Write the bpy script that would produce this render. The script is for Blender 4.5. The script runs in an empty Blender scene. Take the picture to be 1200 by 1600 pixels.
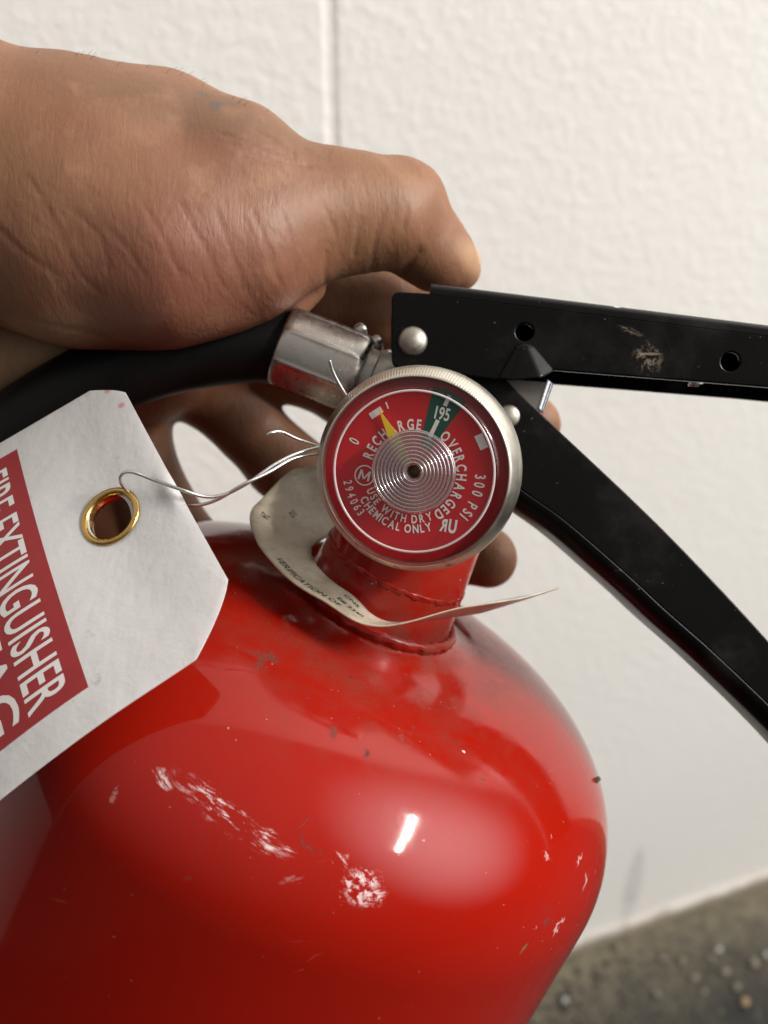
import bpy, bmesh, math, random
import numpy as np
from mathutils import Vector, Matrix, Euler
from mathutils.bvhtree import BVHTree
random.seed(4); np.random.seed(4)
R = math.radians
sc = bpy.context.scene
C = sc.collection

# ------------------------------------------------------------------ camera, world, lamps
PITCH = 35.0; CAM_H = 0.95; FPX = 1743.0; GD = 210.0      # focal in photo pixels, gauge distance in mm
cam_d = bpy.data.cameras.new('camera'); cam = bpy.data.objects.new('camera', cam_d); C.objects.link(cam)
cam.location = (0, 0, CAM_H); cam.rotation_euler = (R(90 - PITCH), 0, 0)
cam_d.sensor_fit = 'HORIZONTAL'; cam_d.sensor_width = 36; cam_d.lens = FPX / 1200 * 36
cam_d.clip_start = 0.01; cam_d.clip_end = 50
cam_d.dof.use_dof = True; cam_d.dof.focus_distance = 0.214
cam_d.dof.aperture_fstop = cam_d.lens / 2.5
sc.camera = cam
sc.view_settings.view_transform = 'Standard'; sc.view_settings.look = 'None'
sc.view_settings.exposure = 0.0; sc.view_settings.gamma = 1
sc.cycles.use_denoising = True
sc.cycles.max_bounces = 10; sc.cycles.transparent_max_bounces = 16
sc.cycles.caustics_reflective = False; sc.cycles.caustics_refractive = False

world = bpy.data.worlds.new("World"); sc.world = world; world.use_nodes = True
wn = world.node_tree; wn.nodes.clear()
wo = wn.nodes.new('ShaderNodeOutputWorld'); wb = wn.nodes.new('ShaderNodeBackground')
wc = wn.nodes.new('ShaderNodeTexCoord'); wx = wn.nodes.new('ShaderNodeSeparateXYZ'); wr = wn.nodes.new('ShaderNodeValToRGB')
wm = wn.nodes.new('ShaderNodeMapRange'); wm.inputs['From Min'].default_value = -1; wm.inputs['From Max'].default_value = 1
wr.color_ramp.elements[0].position = 0.55; wr.color_ramp.elements[0].color = (0.07, 0.063, 0.055, 1)
wr.color_ramp.elements[1].position = 0.97; wr.color_ramp.elements[1].color = (0.62, 0.60, 0.57, 1)
wn.links.new(wc.outputs['Generated'], wx.inputs[0]); wn.links.new(wx.outputs['Z'], wm.inputs['Value'])
wn.links.new(wm.outputs[0], wr.inputs[0]); wn.links.new(wr.outputs[0], wb.inputs['Color'])
wb.inputs['Strength'].default_value = 0.8
wn.links.new(wb.outputs[0], wo.inputs[0])

def area(name, loc, target, sx, sy, power, col, along=None, shape='RECTANGLE'):
    l = bpy.data.lights.new(name, 'AREA'); l.shape = shape; l.size = sx; l.size_y = sy
    l.energy = power; l.color = col
    o = bpy.data.objects.new(name, l); C.objects.link(o); o.location = loc
    d = Vector(target) - Vector(loc); o.rotation_euler = d.to_track_quat('-Z', 'Y').to_euler()
    if along:                                   # long side follows this direction
        z = -d.normalized(); y = Vector(along); y = (y - z * y.dot(z)).normalized(); x = y.cross(z)
        o.rotation_euler = Matrix((x, y, z)).transposed().to_euler()
    return o
# a ceiling tube lamp and an added, unseen broad soft light high on the right
area('ceiling_tube_lamp', (1.95, -0.22, 2.32), (0.0, 0.15, 0.8), 0.02, 0.95, 62, (1.0, 0.95, 0.87), (0, 1, 0))
glow = area('added_soft_light', (2.55, -0.2, 2.2), (0.1, 0.35, 0.6), 4.4, 4.4, 250, (0.98, 0.98, 0.98), None, 'ELLIPSE')
# its emission is shaped as a round glow, fading smoothly to the rim
gl_ = glow.data; gl_.use_nodes = True; gt = gl_.node_tree; ge = gt.nodes['Emission']
gg = gt.nodes.new('ShaderNodeNewGeometry'); gd = gt.nodes.new('ShaderNodeVectorMath'); gd.operation = 'DISTANCE'; gd.inputs[1].default_value = (.5, .5, 0)
gx = gt.nodes.new('ShaderNodeVectorMath'); gx.operation = 'MULTIPLY'; gx.inputs[1].default_value = (1, 1, 0)
gm_ = gt.nodes.new('ShaderNodeMapRange'); gm_.interpolation_type = 'SMOOTHSTEP'
for k_, v_ in (('From Min', 0.0), ('From Max', 0.5), ('To Min', 1.0), ('To Max', 0.0)): gm_.inputs[k_].default_value = v_
gt.links.new(gg.outputs['Parametric'], gx.inputs[0]); gt.links.new(gx.outputs[0], gd.inputs[0]); gt.links.new(gd.outputs['Value'], gm_.inputs['Value'])
gt.links.new(gm_.outputs[0], ge.inputs['Strength'])

CAMW = Matrix.Translation(cam.location) @ cam.rotation_euler.to_matrix().to_4x4()
# working frame F: millimetres, x right, y up, z towards the viewer, origin on the gauge plane
M = CAMW @ Matrix.Translation((0, 0, -GD / 1000))
UPF = Vector((0, math.cos(R(PITCH)), math.sin(R(PITCH))))

def Q(px, py, z):
    s = (GD - z) / FPX
    return Vector(((px - 600) * s, (800 - py) * s, z))

# ------------------------------------------------------------------ node helpers
class NT:
    def __init__(s, name):
        s.m = bpy.data.materials.new(name); s.m.use_nodes = True
        s.t = s.m.node_tree; s.n = s.t.nodes
        s.b = s.n['Principled BSDF']; s.out = s.n['Material Output']
        s.tc = s.n.new('ShaderNodeTexCoord').outputs['Object']
    def link(s, a, b): s.t.links.new(a, b)
    def set(s, **k):
        for a, v in k.items():
            i = s.b.inputs[a.replace('_', ' ')]
            if hasattr(v, 'is_linked') or isinstance(v, bpy.types.NodeSocket): s.link(v, i)
            else: i.default_value = (*v, 1) if isinstance(v, tuple) and len(v) == 3 else v
        return s
    def mapping(s, loc=(0,0,0), rot=(0,0,0), scale=(1,1,1), typ='POINT', src=None):
        m = s.n.new('ShaderNodeMapping'); m.vector_type = typ
        m.inputs['Location'].default_value = loc; m.inputs['Rotation'].default_value = rot; m.inputs['Scale'].default_value = scale
        s.link(src or s.tc, m.inputs['Vector']); return m.outputs[0]
    def noise(s, scale, detail=4, rough=.55, src=None, dist=0):
        n = s.n.new('ShaderNodeTexNoise'); n.inputs['Scale'].default_value = scale
        n.inputs['Detail'].default_value = detail; n.inputs['Roughness'].default_value = rough
        n.inputs['Distortion'].default_value = dist
        s.link(src or s.tc, n.inputs['Vector']); return n.outputs['Fac']
    def voro(s, scale, src=None, feature='F1', rnd=1):
        n = s.n.new('ShaderNodeTexVoronoi'); n.feature = feature; n.inputs['Scale'].default_value = scale
        n.inputs['Randomness'].default_value = rnd
        s.link(src or s.tc, n.inputs['Vector']); return n.outputs['Distance']
    def math(s, op, a, b=0.0, clamp=False):
        n = s.n.new('ShaderNodeMath'); n.operation = op; n.use_clamp = clamp
        for i, v in enumerate((a, b)):
            if isinstance(v, (int, float)): n.inputs[i].default_value = v
            else: s.link(v, n.inputs[i])
        return n.outputs[0]
    def rng(s, v, a, b, c=0.0, d=1.0, smooth=False):
        n = s.n.new('ShaderNodeMapRange'); n.clamp = True
        if smooth: n.interpolation_type = 'SMOOTHSTEP'
        for k, x in zip(('From Min', 'From Max', 'To Min', 'To Max'), (a, b, c, d)): n.inputs[k].default_value = x
        s.link(v, n.inputs['Value']); return n.outputs[0]
    def mix(s, f, a, b):
        n = s.n.new('ShaderNodeMix'); n.data_type = 'RGBA'
        for i, v in ((0, f), (6, a), (7, b)):
            if isinstance(v, (int, float)): n.inputs[i].default_value = v
            elif isinstance(v, tuple): n.inputs[i].default_value = (*v, 1)
            else: s.link(v, n.inputs[i])
        return n.outputs[2]
    def bump(s, h, strength=.3, dist=.001, prev=None):
        n = s.n.new('ShaderNodeBump'); n.inputs['Strength'].default_value = strength; n.inputs['Distance'].default_value = dist
        s.link(h, n.inputs['Height'])
        if prev is not None: s.link(prev, n.inputs['Normal'])
        return n.outputs[0]
    def ell(s, c, size, rot=0.0, a=0.6, b=1.0, src=None):
        """soft ellipsoid mask about c (metres, object space): 1 inside, 0 outside; also gives its own coordinates"""
        v = s.mapping(tuple(c), (0, 0, rot), tuple(size), 'TEXTURE', src)
        l = s.n.new('ShaderNodeVectorMath'); l.operation = 'LENGTH'; s.link(v, l.inputs[0])
        return s.rng(l.outputs['Value'], a, b, 1, 0, True), v

# ------------------------------------------------------------------ object helpers
class Thing:
    def __init__(s, name, base, label=None, cat=None, group=None, empty=True, mesh=None, kind=None):
        s.base = Vector(base)
        s.o = bpy.data.objects.new(name, mesh); C.objects.link(s.o)
        s.o.matrix_world = M @ Matrix.Translation(s.base / 1000)
        if label: s.o['label'] = label
        if cat: s.o['category'] = cat
        if group: s.o['group'] = group
        if kind: s.o['kind'] = kind
        if mesh is None: s.o.empty_display_size = 0.01
def mk(name, verts, faces, mat, base, smooth=True):
    me = bpy.data.meshes.new(name)
    b = Vector(base)
    me.from_pydata([tuple((Vector(v) - b) / 1000) for v in verts], [], faces); me.update()
    bm = bmesh.new(); bm.from_mesh(me); bmesh.ops.recalc_face_normals(bm, faces=bm.faces); bm.to_mesh(me); bm.free()
    if smooth: me.shade_smooth()
    if mat: me.materials.append(mat)
    return me
def part(name, verts, faces, mat, thing, parent=None, smooth=True, label=None, kind=None):
    me = mk(name, verts, faces, mat, thing.base, smooth)
    o = bpy.data.objects.new(name, me); C.objects.link(o); o.parent = parent or thing.o
    if label: o['label'] = label
    if kind: o['kind'] = kind
    return o
def solo(name, verts, faces, mat, base, label, cat, group=None, smooth=True):
    me = mk(name, verts, faces, mat, base, smooth)
    return Thing(name, base, label, cat, group, mesh=me)
def join(*vf):
    V = []; Fc = []
    for v, f in vf:
        k = len(V); V += list(v); Fc += [tuple(i + k for i in q) for q in f]
    return V, Fc
def autosmooth(o, ang=35):
    me = o.data
    try: me.set_sharp_from_angle(angle=R(ang))
    except Exception: pass
def bevel(o, w, seg=2, ang=30):
    m = o.modifiers.new('bevel', 'BEVEL'); m.width = w / 1000; m.segments = seg; m.limit_method = 'ANGLE'; m.angle_limit = R(ang)
    m.harden_normals = False
def frame(n, upref):
    n = Vector(n).normalized(); u = Vector(upref).cross(n).normalized(); v = n.cross(u); return u, v, n
def lathe(o, n, u, v, prof, seg=96, a0=0, wob=None):
    V = []; Fc = []
    for i, (r, h) in enumerate(prof):
        for j in range(seg):
            t = 2 * math.pi * j / seg; rr = r; hh = h
            if wob: dr, dh = wob(i, t, r, h); rr += dr; hh += dh
            V.append(o + u * (rr * math.cos(t)) + v * (rr * math.sin(t)) + n * hh)
    for i in range(len(prof) - 1):
        for j in range(seg):
            Fc.append((i * seg + j, i * seg + (j + 1) % seg, (i + 1) * seg + (j + 1) % seg, (i + 1) * seg + j))
    return V, Fc
def smooth_path(pts, n=8):
    P = [Vector(p) for p in pts]; out = []
    for i in range(len(P) - 1):
        p0 = P[max(i - 1, 0)]; p1 = P[i]; p2 = P[i + 1]; p3 = P[min(i + 2, len(P) - 1)]
        for k in range(n):
            t = k / n
            out.append(.5 * ((2 * p1) + (p2 - p0) * t + (2 * p0 - 5 * p1 + 4 * p2 - p3) * t * t + (3 * p1 - p0 - 3 * p2 + p3) * t ** 3))
    out.append(P[-1]); return out
def tube(path, rad, seg=16, cap=True, wob=None):
    V = []; Fc = []; up = Vector((.13, .2, 1)).normalized(); prev = None
    N = len(path)
    for i, p in enumerate(path):
        d = (path[min(i + 1, N - 1)] - path[max(i - 1, 0)]).normalized()
        if prev is None: a = d.cross(up).normalized()
        else: a = (prev - d * prev.dot(d)).normalized()
        prev = a; b = d.cross(a)
        r = rad(i / (N - 1)) if callable(rad) else rad
        for j in range(seg):
            t = 2 * math.pi * j / seg
            rr = r if not wob else r * wob(i / (N - 1), t)
            V.append(p + a * (rr * math.cos(t)) + b * (rr * math.sin(t)))
    for i in range(N - 1):
        for j in range(seg):
            Fc.append((i * seg + j, i * seg + (j + 1) % seg, (i + 1) * seg + (j + 1) % seg, (i + 1) * seg + j))
    if cap: Fc.append(tuple(range(seg))[::-1]); Fc.append(tuple((N - 1) * seg + j for j in range(seg)))
    return V, Fc
def plate2d(polys, thick, bev=0.3):
    """filled 2D outline with holes, extruded, as (verts, faces) in flat mm coordinates centred on z = 0"""
    cu = bpy.data.curves.new('tmp', 'CURVE'); cu.dimensions = '2D'; cu.fill_mode = 'BOTH'
    cu.extrude = thick / 2 - bev; cu.bevel_depth = bev; cu.bevel_resolution = 2; cu.offset = -bev
    for pl in polys:
        s = cu.splines.new('POLY'); s.points.add(len(pl) - 1)
        for i, p in enumerate(pl): s.points[i].co = (p[0], p[1], 0, 1)
        s.use_cyclic_u = True
    return curve_vf(cu)
def curve_vf(cu):
    o = bpy.data.objects.new('tmp', cu); C.objects.link(o)
    dg = bpy.context.evaluated_depsgraph_get(); dg.update()
    me = bpy.data.meshes.new_from_object(o.evaluated_get(dg))
    V = [v.co.copy() for v in me.vertices]; Fc = [tuple(p.vertices) for p in me.polygons]
    bpy.data.objects.remove(o); bpy.data.curves.remove(cu); bpy.data.meshes.remove(me)
    return V, Fc
def text_vf(s, size, xs=1.0, bold=0.0, shear=0.0, spacing=1.0):
    cu = bpy.data.curves.new('txt', 'FONT'); cu.body = s; cu.size = size; cu.align_x = 'CENTER'; cu.align_y = 'CENTER'
    cu.offset = bold * size; cu.shear = shear; cu.resolution_u = 4; cu.space_character = spacing
    V, Fc = curve_vf(cu)
    return [Vector((v.x * xs, v.y, 0)) for v in V], Fc
def refine(V, Fc, maxlen):
    bm = bmesh.new()
    vs = [bm.verts.new(v) for v in V]
    for f in Fc:
        try: bm.faces.new([vs[i] for i in f])
        except ValueError: pass
    bmesh.ops.remove_doubles(bm, verts=bm.verts, dist=1e-5)
    bmesh.ops.triangulate(bm, faces=bm.faces)
    for _ in range(5):
        es = [e for e in bm.edges if e.calc_length() > maxlen]
        if not es: break
        bmesh.ops.subdivide_edges(bm, edges=es, cuts=1)
        bmesh.ops.triangulate(bm, faces=[f for f in bm.faces if len(f.verts) > 3])
    bm.verts.ensure_lookup_table(); bm.verts.index_update()
    r = [v.co.copy() for v in bm.verts], [tuple(v.index for v in f.verts) for f in bm.faces]
    bm.free(); return r

# ------------------------------------------------------------------ materials
def simple(name, col, rough=.5, metal=0.0, **k):
    n = NT(name); n.set(Base_Color=col, Roughness=rough, Metallic=metal, **k); return n.m

def mat_wall():
    n = NT('white_wall_paint')
    a = n.noise(150, 3, .5); b = n.noise(380, 3, .55); v = n.voro(190, feature='SMOOTH_F1')
    h = n.math('ADD', n.math('MULTIPLY', n.rng(a, .42, .68), .8), n.math('MULTIPLY', b, .35))
    h = n.math('SUBTRACT', h, n.math('MULTIPLY', v, .4))
    big = n.noise(3, 3)
    col = n.mix(n.rng(big, .35, .7), (.875, .856, .822), (.84, .82, .785))
    col = n.mix(n.math('MULTIPLY', n.rng(n.noise(26, 5), .60, .75), .10), col, (.62, .58, .52))
    n.set(Base_Color=col, Roughness=.40, Normal=n.bump(h, .22, .0012)); return n
def mat_black(name, dust=.5, rough=.22):
    n = NT(name)
    d = n.noise(40, 6, .7); f = n.noise(420, 4, .6); s = n.noise(900, 2, .5)
    dm = n.math('MULTIPLY', n.rng(d, .52, .8), dust * .22)
    col = n.mix(dm, (.0022, .002, .002), (.10, .085, .07))
    sp = n.rng(s, .74, .78); col = n.mix(n.math('MULTIPLY', sp, .4 * dust), col, (.35, .32, .28))
    n.set(Base_Color=col, Roughness=n.rng(d, .3, .8, rough, rough + .15), Specular_IOR_Level=.16, Normal=n.bump(f, .06, .0002)); return n
def mat_metal(name, col, r0, r1, sc_=120, stain=.5, bumpd=.0002):
    n = NT(name)
    a = n.noise(sc_, 5, .6); g = n.noise(sc_ * 5, 4, .7)
    c = n.mix(n.math('MULTIPLY', n.rng(a, .5, .75), stain), col, (.16, .13, .09))
    n.set(Base_Color=c, Metallic=1.0, Roughness=n.rng(g, .3, .7, r0, r1), Normal=n.bump(g, .15, bumpd)); return n
M_BLACK = mat_black('black_enamel').m
M_STEEL = mat_metal('crimped_steel', (.56, .52, .48), .22, .38, 130, .35).m
M_NUT = mat_metal('dull_nut_metal', (.36, .34, .31), .4, .55, 160, .4).m
M_RIVET = mat_metal('rivet_zinc', (.38, .355, .31), .42, .6, 260, .45).m
M_BRIGHT = mat_metal('plated_bracket', (.72, .74, .78), .12, .25, 200, .1).m
M_WIRE = mat_metal('soft_steel_wire', (.66, .66, .65), .25, .4, 300, .05).m
M_BRASS = mat_metal('brass_grommet', (.62, .40, .13), .16, .32, 260, .25).m
def mat_bezel(c, u, v):
    n = NT('nickel_bezel')
    # radial knurl: angle about the gauge axis
    m = n.mapping((0, 0, 0)); 
    du = n.n.new('ShaderNodeVectorMath'); du.operation = 'DOT_PRODUCT'; n.link(m, du.inputs[0]); du.inputs[1].default_value = u
    dv = n.n.new('ShaderNodeVectorMath'); dv.operation = 'DOT_PRODUCT'; n.link(m, dv.inputs[0]); dv.inputs[1].default_value = v
    ou = n.math('SUBTRACT', du.outputs['Value'], Vector(u).dot(c)); ov = n.math('SUBTRACT', dv.outputs['Value'], Vector(v).dot(c))
    ang = n.math('ARCTAN2', ov, ou)
    kn = n.math('SINE', n.math('MULTIPLY', n.math('ADD', ang, n.math('MULTIPLY', n.noise(300, 2), .02)), 210))
    nz = n.noise(90, 4); fine = n.noise(700, 4)
    top = n.rng(n.math('ADD', ov, n.math('MULTIPLY', ou, -.25)), 0.002, .014)
    kn2 = n.math('MULTIPLY', n.math('MULTIPLY', kn, top), n.rng(nz, .3, .6))
    a = n.noise(170, 6, .7)
    low = n.rng(ov, -.004, -.018)
    dirt = n.math('MULTIPLY', n.rng(a, .56, .66), n.math('ADD', n.math('MULTIPLY', low, .9), .12))
    col = n.mix(dirt, (.64, .60, .52), (.13, .09, .05))
    n.set(Base_Color=col, Metallic=1.0, Roughness=n.rng(a, .3, .75, .30, .50),
          Normal=n.bump(fine, .12, .0002, n.bump(kn2, .28, .00011))); return n.m

# ------------------------------------------------------------------ setting: wall and ground
PSI = R(20.7)
nW = Vector((-math.sin(PSI), math.cos(PSI), 0)); dW = Vector((math.cos(PSI), math.sin(PSI), 0)); WC = 0.526
def ray_world(px, py):
    return (CAMW.to_3x3() @ Vector(((px - 600) / FPX, (800 - py) / FPX, -1)))
def on_wall(px, py):
    d = ray_world(px, py); t = WC / nW.dot(d); return cam.location + d * t
def on_ground(px, py, z=0.0):
    d = ray_world(px, py); t = (z - CAM_H) / d.z; return cam.location + d * t
wn_ = mat_wall()
M_WALL_OBJ = wn_
wall_o = Vector(nW * WC); wall_o.z = 0
seam = on_wall(517, 115); seam_s = (seam - wall_o).dot(dW)
seam2_s = (on_wall(745, 100) - wall_o).dot(dW)
def wall_pts():
    # grid: along s with a shallow recessed joint; height z
    S = [-2.5, -1.2, -.6, -.35]
    for ss, w in ((seam_s, .0042),):
        S += [ss - .05, ss - .012, ss - w, ss - w * .35, ss + w * .35, ss + w, ss + .012, ss + .05]
    S += [.3, .5, 1.0, 2.0, 3.5]
    return sorted(S)
V = []; Fc = []; S = wall_pts(); Z = [0.0, .012, .020, .028, .09, .3, .6, .9, 1.2, 1.8, 2.6]
def toe(z):    # paint build-up and a soft swelling along the foot of the wall
    return {0.0: -.004, .012: -.0035, .020: -.001}.get(z, 0)
for s_ in S:
    for z in Z:
        d = 0
        if abs(s_ - seam_s) < .002: d = .0008
        V.append(wall_o + dW * s_ + nW * (d + toe(z)) + Vector((0, 0, z)))
nz_ = len(Z)
for i in range(len(S) - 1):
    for j in range(nz_ - 1): Fc.append((i * nz_ + j, (i + 1) * nz_ + j, (i + 1) * nz_ + j + 1, i * nz_ + j + 1))
# back of the wall so that it has thickness
k = len(V)
for s_ in (S[0], S[-1]):
    for z in (0, Z[-1]): V.append(wall_o + dW * s_ + nW * .1 + Vector((0, 0, z)))
Fc.append((k, k + 1, k + 3, k + 2))
last = (len(S) - 1) * nz_
Fc += [(0, nz_ - 1, k + 1, k), (last, last + nz_ - 1, k + 3, k + 2), (nz_ - 1, last + nz_ - 1, k + 3, k + 1)]
me = bpy.data.meshes.new('wall'); me.from_pydata([tuple(v - wall_o) for v in V], [], Fc); me.update()
me.shade_flat()
wall = bpy.data.objects.new('wall', me); C.objects.link(wall); wall.location = wall_o
wall['label'] = 'white painted textured wall behind the fire extinguisher'; wall['category'] = 'wall'
# drip stain and dirty foot, in wall object space (world axes)
n = wn_
st = on_wall(990, 1318) - wall_o; sb = on_wall(986, 1450) - wall_o; mid = (st + sb) / 2; half = (st - sb).length / 2
mask, mv = n.ell(mid, (.012, .012, half * 1.05), 0, .55, 1.0)
wav = n.noise(60, 2)
old = n.b.inputs['Base Color'].links[0].from_socket
c1 = n.mix(n.math('MULTIPLY', mask, n.rng(wav, .25, .6, .35, .85)), old, (.62, .61, .60))
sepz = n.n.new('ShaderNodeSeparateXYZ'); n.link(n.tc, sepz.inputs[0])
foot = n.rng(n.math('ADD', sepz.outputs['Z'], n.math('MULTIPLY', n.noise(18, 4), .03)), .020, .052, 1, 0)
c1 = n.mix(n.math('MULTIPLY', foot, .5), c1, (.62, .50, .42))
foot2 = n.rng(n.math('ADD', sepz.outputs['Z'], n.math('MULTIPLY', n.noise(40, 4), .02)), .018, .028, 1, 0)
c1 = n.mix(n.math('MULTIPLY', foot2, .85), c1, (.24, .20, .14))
n.link(c1, n.b.inputs['Base Color'])
me.materials.append(n.m)

# ground
g = NT('dusty_dark_concrete')
a = g.noise(9, 6, .65); b = g.noise(60, 5, .6); v = g.voro(70)
sg = g.n.new('ShaderNodeVectorMath'); sg.operation = 'DOT_PRODUCT'; g.link(g.tc, sg.inputs[0]); sg.inputs[1].default_value = nW
dist = g.math('SUBTRACT', WC, sg.outputs['Value'])
edge = g.rng(g.math('ADD', dist, g.math('MULTIPLY', g.noise(12, 4), .10)), .07, .16, 1, 0)
col = g.mix(g.rng(a, .35, .65), (.007, .0069, .0064), (.023, .0222, .020))
col = g.mix(g.math('MULTIPLY', g.rng(b, .55, .7), .4), col, (.045, .0425, .037))
col = g.mix(g.math('MULTIPLY', edge, g.rng(b, .3, .6, .35, .85)), col, (.17, .145, .095))
g.set(Base_Color=col, Roughness=.8, Normal=g.bump(g.math('ADD', b, g.math('MULTIPLY', v, .5)), .6, .004))
gv = []; gf = []; NG = 60
for i in range(NG + 1):
    for j in range(NG + 1):
        x = -3 + 6 * i / NG; y = -3 + 6 * j / NG
        gv.append((x, y, 0.0025 * math.sin(7 * x + 2 * y) * math.cos(5 * y)))
for i in range(NG):
    for j in range(NG):
        k = i * (NG + 1) + j; gf.append((k, k + NG + 1, k + NG + 2, k + 1))
me = bpy.data.meshes.new('ground'); me.from_pydata(gv, [], gf); me.update(); me.shade_smooth(); me.materials.append(g.m)
ground = bpy.data.objects.new('ground', me); C.objects.link(ground); ground['kind'] = 'structure'

# stones on the ground
def stone_mesh(name, mat, seed):
    rr = random.Random(seed); bm = bmesh.new(); bmesh.ops.create_icosphere(bm, subdivisions=2, radius=1)
    for v_ in bm.verts:
        v_.co *= rr.uniform(.7, 1.25); v_.co.z *= .55
    me = bpy.data.meshes.new(name); bm.to_mesh(me); bm.free(); me.shade_smooth(); me.materials.append(mat); return me
sp_ = NT('pale_stone'); sp_.set(Base_Color=sp_.mix(sp_.noise(3, 4), (.24, .21, .165), (.15, .125, .095)), Roughness=.75)
sw_ = NT('white_pebble'); sw_.set(Base_Color=sw_.mix(sw_.noise(2, 3), (.42, .42, .42), (.30, .295, .29)), Roughness=.5)
so_ = NT('orange_stone'); so_.set(Base_Color=(.30, .20, .11), Roughness=.75)
sa = stone_mesh('stone', sp_.m, 1); sbm = stone_mesh('stone', sp_.m, 2); swm = stone_mesh('pebble', sw_.m, 3); som = stone_mesh('stone', so_.m, 5)
def stone(px, py, rad, mesh, label, group, nm='stone'):
    p = on_ground(px, py); o = bpy.data.objects.new(nm, mesh); C.objects.link(o)
    o.location = p + Vector((0, 0, rad * .45)); rad *= .68; o.scale = (rad, rad * .75, rad * .8); o.rotation_euler = (0, 0, px * 1.7)
    o['label'] = label; o['category'] = nm
    if group: o['group'] = group
stone(1122, 1486, .0052, swm, 'round white pebble on the dark ground, nearest to the wall', None, 'pebble')
stone(882, 1565, .0050, swm, 'round white pebble on the dark ground beside the red cylinder', None, 'pebble')
stone(1198, 1494, .0050, swm, 'white pebble cut by the right edge of the photo', None, 'pebble')
grp = 'pale stones scattered on the dark ground'
for i, (x, y, r_) in enumerate([(1085, 1531, .007), (1133, 1522, .0075), (1065, 1505, .006), (1178, 1508, .008), (1025, 1556, .006), (1035, 1500, .0055),
                  (965, 1482, .006), (1150, 1545, .006), (1110, 1500, .005), (1100, 1552, .005)]):
    stone(x, y, r_, (sa, sbm)[i % 2], 'small pale stone scattered on the dark ground by the white wall', grp)
stone(1163, 1568, .007, som, 'orange brown stone at the bottom right of the ground', None)
# fine grit
gb = bmesh.new(); rr = random.Random(9)
for i in range(900):
    px = rr.uniform(780, 1330); py = rr.uniform(1390, 1680); p = on_ground(px, py)
    if nW.dot(p) > WC - .02: continue
    s_ = rr.uniform(.0008, .0028)
    bmesh.ops.create_cone(gb, cap_ends=True, segments=5, radius1=s_, radius2=s_ * .5, depth=s_ * 1.2,
                          matrix=Matrix.Translation(p + Vector((0, 0, s_ * .4))) @ Euler((rr.uniform(-.5, .5), rr.uniform(-.5, .5), rr.uniform(0, 6))).to_matrix().to_4x4())
me = bpy.data.meshes.new('grit'); gb.to_mesh(me); gb.free()
gm = NT('grit_mix'); gm.set(Base_Color=gm.mix(gm.rng(gm.noise(90, 2), .4, .6), (.04, .036, .03), (.12, .105, .08)), Roughness=.8); me.materials.append(gm.m)
grit = bpy.data.objects.new('grit', me); C.objects.link(grit); grit['kind'] = 'stuff'; grit['label'] = 'fine grit strewn over the dark ground'; grit['category'] = 'grit'

# ------------------------------------------------------------------ fire extinguisher
AX = Vector((-.415, -.88, -.28)).normalized()        # down the cylinder
NB = Q(580, 964, -40)                                 # centre of the neck base
e1 = (Vector((0, 0, 1)).cross(AX)).normalized() * -1
if e1.x < 0: e1 = -e1
e2 = AX.cross(e1)
if e2.z < 0: e2 = -e2
RB = 72.8; HD = 36.5
ext = Thing('fire_extinguisher', NB + AX * 330, 'scuffed red fire extinguisher with black levers and hose, held up by a hand', 'fire extinguisher')
prof = [(11, -34), (14.0, -34), (15.6, -20), (16.8, -9), (17.2, -5), (17.7, -3.6), (18.8, -2.5), (20.6, -1.6), (23.5, -.8), (26, -.3)]
for i in range(1, 61):
    t = math.pi / 2 * i / 60
    r_ = 26 + (RB - 26) * math.sin(t) ** .96; s_ = -.3 + HD * (1 - math.cos(t) ** .93)
    prof.append((r_, s_))
prof += [(RB, 60), (RB, 90), (RB, 140), (RB, 200), (RB, 290), (RB - 2, 302), (RB - 10, 310), (RB - 14, 330), (2, 330)]
bv, bf = lathe(NB, AX, e1, e2, prof, 180)
body_bvh = BVHTree.FromPolygons([tuple(v) for v in bv], bf)
CAMF = Vector((0, 0, GD))
def hit(px, py, bvh=None):
    d = (Q(px, py, 0) - CAMF).normalized()
    r_ = (bvh or body_bvh).ray_cast(CAMF, d)
    return r_[0] if r_[0] is not None else Q(px, py, -40)
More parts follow.
